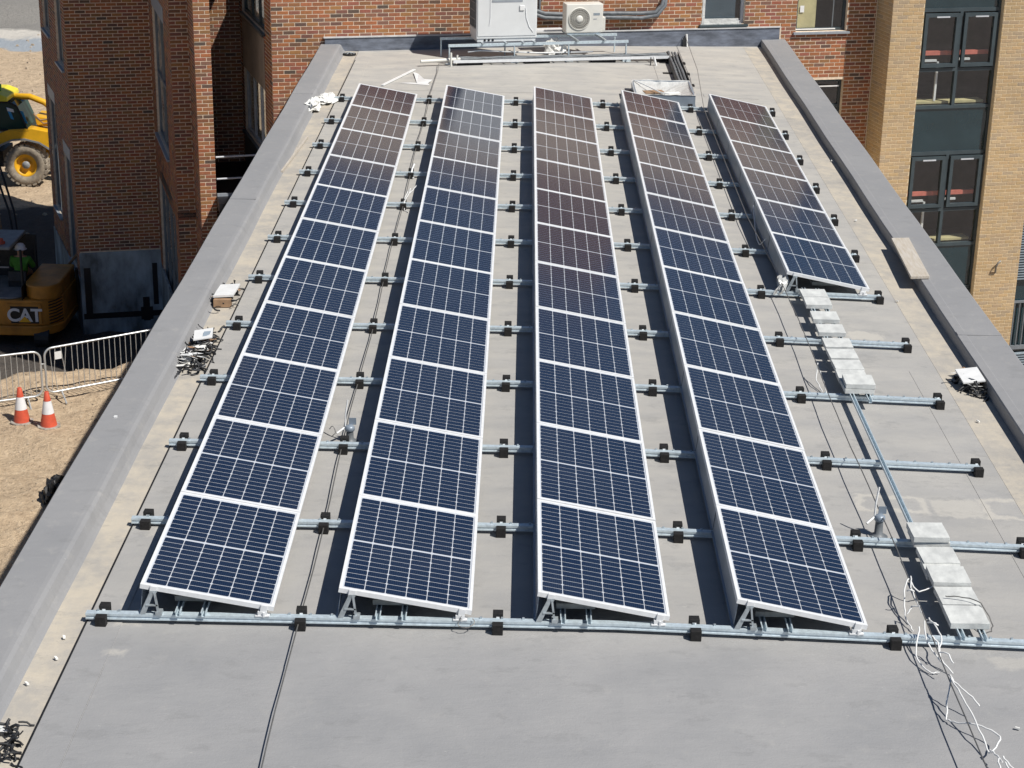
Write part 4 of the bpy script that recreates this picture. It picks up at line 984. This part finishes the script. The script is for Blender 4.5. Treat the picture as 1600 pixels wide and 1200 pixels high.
def pebble_bits(lst, name, label, cat, mat, s=.03):
    for k, (x, y, l) in enumerate(lst):
        g = G(); z = rz(x)+.01; a = random.uniform(0, 3)
        g.obox((x, y, z), (s*math.cos(a), s*math.sin(a), .004), (-s*.6*math.sin(a), s*.6*math.cos(a), .004), (0, 0, .014)); tag(g.obj(name, mat), l, cat, 'small scraps on the roof')
random.seed(5)
pebble_bits([(-2.42, -.30, 'thin white scrap in the left gutter near the front rail'), (-2.40, -.62, 'small white and brown scrap at the left gutter edge'), (-2.52, -1.0, 'pale scrap lying low in the left gutter'), (4.62, -1.2, 'small red brick fragment near the bottom right of the roof'), (5.72, 4.9, 'pale scrap in the right gutter beside the fourth rail'), (5.63, 8.9, 'crumbly pale scrap in the right gutter below the timber board'), (5.70, 12.6, 'white scrap in the right gutter beyond the timber board'), (5.93, 16.2, 'white scrap against the right parapet near the far end')], 'scrap', '', 'scrap', 'white_rag', .032)
g = G(); g.box(-2.93, -2.90, 3.9, 3.94, .152, .166); tag(g.obj('scrap', 'white_plastic'), 'single white scrap on top of the left parapet', 'scrap')
# small loose cable loops
strands('cable_loop', 'thin black cable looping over the nearest loose slab', [[(4.42, .5, z0+.19), (4.55, .47, z0+.2), (4.68, .38, z0+.19), (4.74, .22, z0+.1), (4.70, .1, z0+.09), (4.6, .05, z0+.1)]], .005, 'conductor', 'cable')
strands('cable_loop', 'thin cable hanging at the near right corner of the second panel row', [[(.58, -.02, .13), (.56, -.06, .07), (.62, -.09, .06), (.68, -.05, .08), (.67, -.02, .11)]], .004, 'conductor', 'cable')
strands('cable_loop', 'small cable loop beside the leftmost row at the second rail', [[(-.82, 3.7, .16), (-.78, 3.68, .2), (-.76, 3.66, .14), (-.8, 3.66, .1)]], .004, 'conductor', 'cable')
strands('cable_loop', 'white cable hanging from the left side of the rightmost panel row', [[(4.2, 12.2, .2), (4.16, 11.4, .04), (4.15, 10.9, .02), (4.2, 10.7, .15)]], .008, 'white_plastic', 'cable')

# ------------------------------------------------------------------ site objects at the left
def cone(x, y, label, rz_=0., dirty=0):
    z = gz(x, y); p = thing('traffic_cone', label, 'traffic cone', 'traffic cones by the barriers', (x, y, z), (0, 0, rz_))
    p.scale = (.92, .92, .92); R_ = lambda h: .165-(.165-.042)*h/.70
    g = G(); g.prism([(.23*math.cos(math.pi/4*k+math.pi/8)*1.05, .23*math.sin(math.pi/4*k+math.pi/8)*1.05, 0) for k in range(8)], (0, 0, .045)); g.obj('base', 'cone_base', p, bevel=.01)
    g = G(); g.lathe((0, 0, .045), [(R_(0), 0), (R_(.26), .26)], 24); g.obj('lower_band', 'cone_red', p)
    g = G(); g.lathe((0, 0, .045), [(R_(.26)+.003, .26), (R_(.52)+.003, .52)], 24); g.obj('reflective_sleeve', 'cone_white', p)
    g = G(); g.lathe((0, 0, .045), [(R_(.52), .52), (R_(.70), .70), (R_(.7)-.01, .71), (.02, .70)], 24); g.obj('top_band', 'cone_red', p)
    return p
cone(-7.60, 18.80, 'clean orange and white traffic cone nearer the parapet', .3)
cone(-8.17, 19.08, 'scuffed orange and white traffic cone, farther from the parapet', .1)
def barrier(A, B, label, bent=False):
    A = Vector(A); B = Vector(B); d_ = B-A; L = d_.length; u = d_/L; p = thing('crowd_barrier', label, 'barrier', 'metal crowd barriers', tuple(A))
    up = Vector((0, 0, 1)); r = .15; zb, zt = .17, 1.06
    loop = []
    def arc(cx, cz, a0, a1): return [u*(cx+r*math.cos(a0+(a1-a0)*k/6))+up*(cz+r*math.sin(a0+(a1-a0)*k/6)) for k in range(7)]
    loop += arc(L-r, zb+r, -math.pi/2, 0) + arc(L-r, zt-r, 0, math.pi/2) + arc(r, zt-r, math.pi/2, math.pi) + arc(r, zb+r, math.pi, 1.5*math.pi); loop.append(loop[0])
    g = G(); g.tube(loop, .021, 8, cap=False); g.obj('frame', 'barrier_metal', p)
    n_ = int(L/.105)
    for k in range(1, n_):
        x = L*k/n_; g = G(); dx = (.05*math.sin(k*2.7) if bent and k in (1, 2, 3, 4) else 0)
        g.tube([u*x+up*zb, u*(x+dx)+up*(zb+zt)/2, u*x+up*zt], .008, 5); g.obj('bar', 'barrier_metal', p)
    nrm = Vector((u.y, -u.x, 0))
    for x in (.28, L-.28):
        g = G(); g.tube([u*x+up*(zb), u*x+up*.05+nrm*.22, u*x+up*.0+nrm*.3], .018, 6); g.tube([u*x+up*(zb), u*x+up*.05-nrm*.22], .018, 6); g.obj('leg', 'barrier_metal', p)
    g = G(); g.tube([u*(L+.02)+up*.80, u*(L+.07)+up*.80, u*(L+.07)+up*.7], .01, 5); g.obj('hook', 'barrier_metal', p)
    return p, u
zb = gz(-8.0, 20)-.02
barrier((-10.25, 18.95, zb), (-7.99, 19.98, zb), 'metal crowd barrier at the left edge of the view behind the cones')
b2, u2 = barrier((-7.94, 20.10, zb+.0), (-5.75, 21.35, zb+.08), 'metal crowd barrier disappearing behind the parapet, with bent bars', True)
g = G(); g.obox(u2*.20+Vector((0, -.02, .82)), u2*.13, (0, .006, 0), (0, 0, .15)); g.obj('name_plate', 'white_plastic', b2)
# loose stones over the yard
random.seed(77); g = G()
for k in range(1500):
    if k < 900: x, y = random.uniform(-11.5, -5.0), random.uniform(10.5, 23)
    else: x, y = random.uniform(-21, -9), random.uniform(32, 72)
    z = gz(x, y); sz = random.uniform(.012, .045)*(1 if k < 900 else 2.2); a = random.uniform(0, 6)
    top = [(x+sz*math.cos(a+i*1.571)*.6, y+sz*math.sin(a+i*1.571)*.5, z+sz*random.uniform(.4, .7)) for i in range(4)]
    bot = [(x+sz*math.cos(a+i*1.571), y+sz*math.sin(a+i*1.571)*.8, z-.02) for i in range(4)]
    g.add(bot+top, [(4, 5, 6, 7)]+[(i, (i+1) % 4, 4+(i+1) % 4, 4+i) for i in range(4)])
o = g.obj('loose_stones', 'yard_stone'); o['kind'] = 'stuff'; tag(o, 'loose stones and clods scattered over the sandy yard', 'stones')
# dark sheet lying by the foot of the building
crumple('black_sack', 'black sack lying on the sand beside the outer wall', 'sack', (-6.72, 15.6, gz(-6.7, 15.6)), (.16, .35, .22), 'black', 61)
for k, (x, y, s) in enumerate(((-8.55, 22.9, .2), (-8.2, 23.2, .16), (-8.9, 23.1, .12), (-7.7, 23.0, .1))):
    crumple('rubble_stone', ['largest pale stone just beyond the barrier', 'flat pale stone right of the largest stone beyond the barrier', 'small pale stone left of the largest stone beyond the barrier', 'small pale stone beyond the gap between the barriers'][k], 'stone', (x, y, -6.75+.0), (s, s*.8, s*.5), 'stone_light', 70+k, 8)

# mini excavator -------------------------------------------------
EX = thing('mini_excavator', 'yellow mini excavator in the shade below, its rear counterweight toward the camera', 'excavator')
ex, ey, ez = -11.45, 29.9, gz(-11.3, 29.5)
def R3(a): return Vector((ex+a[0], ey+a[1], ez+a[2]))
def rounded_body(x0, x1, yf, yb, z0, z1, bul, r=.55, n=10):
    """plan outline: rounded rear (toward -y)"""
    pts = [(x0, yb), (x0, yf+r)]
    for k in range(n+1): a = math.pi+math.pi/2*k/n; pts.append((x0+r+r*math.cos(a), yf+r+r*math.sin(a)))
    for k in range(n+1): a = 1.5*math.pi+math.pi/2*k/n; pts.append((x1-r+r*math.cos(a), yf+r+r*math.sin(a)))
    pts += [(x1, yb)]
    return pts
def loft(outl, z0, z1, mat, name, parent, shr=0., bev=.03):
    g = G(); n = len(outl); cxm = sum(p[0] for p in outl)/n; cym = sum(p[1] for p in outl)/n
    lo = [R3((cxm+(p[0]-cxm)*(1-shr), cym+(p[1]-cym)*(1-shr), z0)) for p in outl]; hi = [R3((p[0], p[1], z1)) for p in outl]
    g.add(lo+hi, [tuple(range(n))[::-1], tuple(range(n, 2*n))]+[(i, (i+1) % n, n+(i+1) % n, n+i) for i in range(n)]); return g.obj(name, mat, parent, bevel=bev)
ob = rounded_body(-1.15, 1.60, -1.10, .9, 0, 0, 0, .62)
loft([(a*1.0, b_) for a, b_ in ob], .32, .56, 'digger_yellow', 'counterweight', EX, .04)
loft(rounded_body(-1.1, 1.56, -1.03, .9, 0, 0, 0, .60), .56, 1.18, 'digger_yellow', 'rear_cover', EX, 0., .02)
loft(rounded_body(.72, 1.53, -.98, .9, 0, 0, 0, .38), 1.18, 1.52, 'digger_yellow', 'engine_hood', EX, 0., .04)
loft(rounded_body(-1.0, .70, -.95, .9, 0, 0, 0, .35), 1.18, 1.22, 'machine_grey', 'deck', EX, 0., .01)
g = G(); g.obox(R3((.33, -1.052, .60)), (.82, 0, 0), (0, .03, 0), (0, 0, .50)); dp = g.obj('decal_panel', 'digger_yellow', EX, bevel=.01)
g = G(); g.obox(R3((.42, -1.058, .62)), (.66, 0, 0), (0, .01, 0), (0, 0, .42)); g.obj('decal_plate', 'black', dp)
fc = D.curves.new('lettering', 'FONT'); fc.body = 'CAT'; fc.size = .44; fc.extrude = .004; fc.offset = .012; fc.align_x = 'CENTER'; fc.space_character = .92
tmp = D.objects.new('tmp', fc); COL.objects.link(tmp); bpy.context.view_layer.update()
me = D.meshes.new_from_object(tmp.evaluated_get(bpy.context.evaluated_depsgraph_get())); D.objects.remove(tmp); me.name = 'lettering'; me.materials.clear(); me.materials.append(MATS['cone_white'])
o = put('lettering', me, dp, R3((.75, -1.066, .68)), 0, (rad(90), 0, 0))
g = G(); g.add([R3((.60, -1.074, .655)), R3((.90, -1.074, .655)), R3((.75, -1.074, .80))], [(0, 1, 2)]); g.obj('triangle_mark', 'loader_yellow', dp)
for k in range(9):
    g = G(); z = .52+.075*k; g.tube([R3((1.30, -.96+.02, z)), R3((1.45, -.82, z+.02)), R3((1.545, -.6, z+.035))], .014, 5); g.obj('vent_slat', 'black', EX)
g = G(); g.box(ex+.70, ex+.715, ey-1.02, ey-.6, ez+.55, ez+1.5); g.obj('panel_gap', 'black', EX)
# cab
cabr = G()
for x, y in ((-.95, -.55), (.62, -.55), (-.95, .75), (.62, .75)): cabr.tube([R3((x, y, 1.2)), R3((x, y+(.1 if y > 0 else 0), 2.28))], .035, 6)
cabr.obj('cab_frame', 'machine_dark', EX)
g = G(); g.obox(R3((-1.3, -.62, 2.28)), (1.70, 0, 0), (0, 1.5, 0), (0, 0, .09)); g.obj('cab_roof', 'machine_grey', EX, bevel=.03)
g = G(); g.obox(R3((-1.0, .80, 1.2)), (1.65, 0, 0), (0, .02, 0), (0, 0, 1.08)); g.obj('cab_front', 'machine_dark', EX)
g = G(); g.obox(R3((-.95, -.66, 2.0)), (1.1, 0, 0), (0, .02, 0), (0, 0, .035)); g.obox(R3((-.95, -.66, 1.86)), (1.3, 0, 0), (0, .02, 0), (0, 0, .035)); g.obj('rear_guard', 'machine_grey', EX)
g = G(); g.lathe(R3((.12, -.35, 2.37)), [(.10, 0), (.10, .05), (.06, .06), (.06, .12), (0, .14)], 14); g.obj('beacon', 'cone_red', EX)
g = G(); g.obox(R3((.15, -.1, 1.22)), (.5, 0, 0), (0, .5, 0), (0, 0, .18)); g.obox(R3((.18, -.2, 1.4)), (.42, 0, 0), (0, .1, 0), (0, .05, .22)); g.obj('seat', 'machine_dark', EX)
# undercarriage
for s, x in ((-1, -1.0), (1, .95)):
    prof_ = []
    for k in range(9): a = math.pi/2+math.pi*k/8; prof_.append((x, -.9+.24*math.cos(a), .24+.24*math.sin(a)))
    for k in range(9): a = -math.pi/2+math.pi*k/8; prof_.append((x, .9+.24*math.cos(a), .24+.24*math.sin(a)))
    g = G(); g.prism([R3(q) for q in prof_], (.34, 0, 0)); g.obj('track', 'machine_dark', EX)
g = G(); g.obox(R3((-.6, -.5, .2)), (1.5, 0, 0), (0, 1.0, 0), (0, 0, .16)); g.obj('turntable', 'machine_dark', EX)
# boom reaching forward
g = G(); g.prism([R3((-.30, 1.1, 1.0)), R3((-.28, 1.1, 1.6)), R3((-.62, 2.0, 2.9)), R3((-.95, 2.6, 3.7)), R3((-1.12, 2.6, 3.6)), R3((-.85, 2.0, 2.7)), R3((-.50, 1.1, 1.5)), R3((-.52, 1.1, 1.0))], (0, .24, 0)); g.obj('boom', 'machine_sand', EX, bevel=.02)
g = G(); g.tube([R3((-.30, 1.0, 1.5)), R3((-.48, 1.6, 2.5))], .05, 8); g.obj('hydraulic_ram', 'machine_grey', EX)
g = G(); g.tube([R3((-.05, 1.0, 1.4)), R3((-.02, 1.3, 1.9)), R3((-.25, 1.8, 2.6)), R3((-.55, 2.2, 3.2)), R3((-.8, 2.6, 3.9))], .03, 6); g.tube([R3((.02, 1.0, 1.4)), R3((.08, 1.3, 2.0)), R3((-.12, 1.8, 2.6)), R3((-.4, 2.2, 3.2)), R3((-.7, 2.6, 3.9))], .03, 6); g.obj('hose', 'black', EX)
# operator
def skin_mesh(name, verts, edges, radii, mat, parent=None):
    me = D.meshes.new(name); me.from_pydata(verts, edges, []); o = D.objects.new(name, me); COL.objects.link(o); me.materials.append(MATS[mat])
    m_ = o.modifiers.new('skin', 'SKIN'); m_.use_smooth_shade = True
    sv = me.skin_vertices[0].data
    for q, r_ in zip(sv, radii): q.radius = (r_, r_)
    sv[0].use_root = True
    s_ = o.modifiers.new('sub', 'SUBSURF'); s_.levels = 1; s_.render_levels = 2
    if parent: o.parent = parent
    return o
px, py_, pz = ex+.44, ey+.05, ez+1.45
J = [(0, 0, 0), (0, .02, .22), (0, .03, .42), (0, .03, .52), (0, .05, .62), (0, .06, .72), (-.19, .03, .43), (-.25, .15, .22), (-.15, .38, .16), (.19, .03, .43), (.26, .15, .22), (.16, .38, .16), (-.1, .4, .02), (-.1, .46, -.35), (-.1, .60, -.38), (.1, .4, .02), (.1, .46, -.35), (.1, .60, -.38)]
Eg = [(0, 1), (1, 2), (2, 3), (3, 4), (4, 5), (2, 6), (6, 7), (7, 8), (2, 9), (9, 10), (10, 11), (0, 12), (12, 13), (13, 14), (0, 15), (15, 16), (16, 17)]
Rr = [.15, .13, .12, .055, .09, .085, .06, .045, .035, .06, .045, .035, .085, .055, .05, .085, .055, .05]
PE = skin_mesh('person', [(px+a, py_+b_, pz+c) for a, b_, c in J], Eg, Rr, 'skin'); tag(PE, 'person in a green high visibility jacket and pale helmet sitting in the excavator', 'person')
skin_mesh('jacket', [(px+a, py_+b_, pz+c) for a, b_, c in [J[0], J[1], J[2], (0, .03, .47), J[6], J[7], (-.17, .33, .17), J[9], J[10], (.18, .33, .17)]], [(0, 1), (1, 2), (2, 3), (2, 4), (4, 5), (5, 6), (2, 7), (7, 8), (8, 9)], [.18, .165, .15, .09, .085, .07, .055, .085, .07, .055], 'hivis', PE)
g = G(); g.lathe((px, py_+.06, pz+.66), [(.155, 0), (.125, .005), (.122, .07), (.08, .13), (0, .15)], 18); g.obj('helmet', 'cone_white', PE)
# loader behind -------------------------------------------------
LO = thing('telehandler', 'bright yellow wheeled loader with blue panel, sunlit at the far left', 'loader')
lx, ly, lz = -14.46, 43.9, gz(-14.4, 44)
def L3(a): return Vector((lx+a[0], ly+a[1], lz+a[2]))
def wheel(x, y, z, R_, w_, name='wheel'):
    c_ = L3((x, y, z))
    g = G(); g.lathe(c_, [(R_*.55, -w_/2), (R_*.9, -w_/2), (R_, -w_*.35), (R_, w_*.35), (R_*.9, w_/2), (R_*.55, w_/2), (R_*.55, -w_/2)], 36, (0, -1, 0))
    wo = g.obj(name, 'tyre', LO)
    g = G()
    for k in range(22):
        a = 2*math.pi*k/22; d_ = Vector((math.cos(a), 0, math.sin(a))); t_ = Vector((-math.sin(a), 0, math.cos(a)))
        for sgn in (-1, 1): g.obox(c_+d_*(R_-.05)+Vector((0, -w_/2 if sgn < 0 else 0.02, 0))+t_*(.05*(sgn)-.03), t_*.12, Vector((0, w_/2-.02, 0)), d_*.06)
    g.obj('tread', 'tyre', wo)
    g = G(); g.lathe(c_, [(R_*.56, w_*.42), (R_*.50, w_*.45), (R_*.46, w_*.2), (R_*.2, w_*.12), (R_*.2, w_*.3), (0, w_*.32)], 28, (0, -1, 0)); g.obj('rim', 'loader_yellow', wo)
    g = G(); g.lathe(c_, [(R_*.19, w_*.33), (R_*.17, w_*.42), (0, w_*.43)], 16, (0, -1, 0)); g.obj('hub', 'machine_grey', wo)
wheel(0, 0, .66, .66, .48); wheel(0, 1.7, .66, .66, .48); wheel(-2.9, 0, .66, .66, .48)
g = G()
fend = [(-1.02, 0, .75), (-.95, 0, 1.05), (-.72, 0, 1.32), (-.35, 0, 1.48), (.05, 0, 1.52), (.5, 0, 1.42), (.85, 0, 1.2), (.88, 0, 1.75), (.3, 0, 1.85), (-.45, 0, 1.80), (-.85, 0, 1.62), (-1.15, 0, 1.2), (-1.2, 0, .8)]
g.prism([L3((a, -.30, c)) for a, _, c in fend], (0, .55, 0)); g.obj('fender', 'loader_yellow', LO, bevel=.02)
g = G(); inner = [(q[0]*.97, 0, q[2]-.035) for q in fend[:7]]+[(q[0]*.99, 0, q[2]+.02) for q in fend[:7]][::-1]; g.prism([L3((a, -.32, c)) for a, _, c in inner], (0, .02, 0)); g.obj('fender_edge', 'machine_grey', LO)
g = G(); g.prism([L3(q) for q in ((.35, .1, 1.86), (.95, .1, 1.80), (1.0, .1, 2.05), (.62, .1, 2.12), (.30, .1, 2.15))], (0, .9, 0)); g.obj('boom_housing', 'loader_yellow', LO, bevel=.02)
g = G(); g.tube([L3((-.4, .6, 2.66)), L3((.1, .5, 2.68)), L3((.55, .45, 2.52)), L3((.72, .42, 2.38)), L3((1.05, .4, 2.2))], .10, 8); g.obj('boom_arm', 'loader_yellow', LO)
g = G(); g.tube([L3((.3, .0, 2.25)), L3((.5, .0, 2.05)), L3((.9, .0, 2.12))], .03, 6); g.tube([L3((.35, .0, 2.15)), L3((.6, .0, 1.95)), L3((.95, 0, 2.0))], .025, 6); g.obj('hose', 'cardboard', LO)
g = G(); g.prism([L3(q) for q in ((-1.6, -.25, 1.78), (.18, -.25, 1.75), (-.12, -.25, 2.52), (-.3, -.25, 2.62), (-1.6, -.25, 2.62))], (0, 1.25, 0)); g.obj('cab', 'cab_glass', LO)
g = G()
for a_, b_ in (((.18, 1.75), (-.12, 2.52)), ((-.12, 2.52), (-.35, 2.66)), ((-.35, 2.66), (-1.7, 2.66)), ((.18, 1.75), (-1.0, 1.80)), ((-.98, 1.8), (-.98, 2.66))): g.tube([L3((a_[0], -.27, a_[1])), L3((b_[0], -.27, b_[1]))], .032, 6)
g.obj('cab_pillar', 'black', LO)
g = G(); g.add([L3((-.46, -.262, 2.50)), L3((.04, -.2, 2.36)), L3((.16, -.2, 1.98)), L3((-.34, -.262, 2.14))], [(0, 3, 2, 1)]); g.obj('blue_panel', 'blue_plastic', LO)
g = G(); g.add([L3((-.44, -.268, 2.49)), L3((-.08, -.235, 2.39)), L3((-.06, -.235, 2.30)), L3((-.42, -.268, 2.38))], [(0, 3, 2, 1)]); g.obj('reflection_strip', 'cone_white', LO)
g = G(); g.prism([L3(q) for q in ((-1.75, -.32, 2.68), (-.38, -.32, 2.68), (-.40, -.32, 2.82), (-.7, -.32, 2.93), (-1.75, -.32, 2.95))], (0, 1.4, 0)); g.obj('cab_roof', 'roof_yellow', LO, bevel=.03)
g = G(); g.lathe(L3((-.72, .1, 2.93)), [(.05, 0), (.05, .08), (.065, .09), (.065, .2), (0, .22)], 12); g.obj('beacon', 'green_paint', LO)
g = G(); g.obox(L3((-2.6, -.1, .9)), (1.5, 0, 0), (0, 1.6, 0), (0, 0, .85)); g.obox(L3((-1.3, .2, .5)), (.5, 0, 0), (0, 1.2, 0), (0, 0, .5)); g.obj('chassis', 'machine_dark', LO)
g = G(); g.obox(L3((-.88, -.14, 1.42)), (.32, 0, 0), (0, .02, 0), (0, 0, .28)); g.obj('notice_plate', 'cone_white', LO)
g = G(); g.obox(L3((.62, .6, .2)), (.16, 0, 0), (0, .5, 0), (0, 0, 1.1)); g.obj('green_guard', 'green_paint', LO)
g = G(); g.obox(L3((-3.4, -.2, 1.2)), (.9, 0, 0), (0, 1.9, 0), (0, 0, .5)); g.obj('front_body', 'loader_yellow', LO)
# poles leaning against the plinth
g = G(); g.tube([(-10.4, 31.2, -6.95), (-9.7, 30.9, -6.1)], .035, 6); tag(g.obj('scaffold_pole', 'cardboard'), 'brown pole leaning by the corner of the brick building behind the excavator', 'pole')
g = G(); g.tube([(-9.75, 30.6, -7.9), (-9.62, 29.7, -6.3)], .04, 6); tag(g.obj('drain_pipe', 'machine_dark'), 'dark pipe leaning on the grey plinth corner', 'pipe')
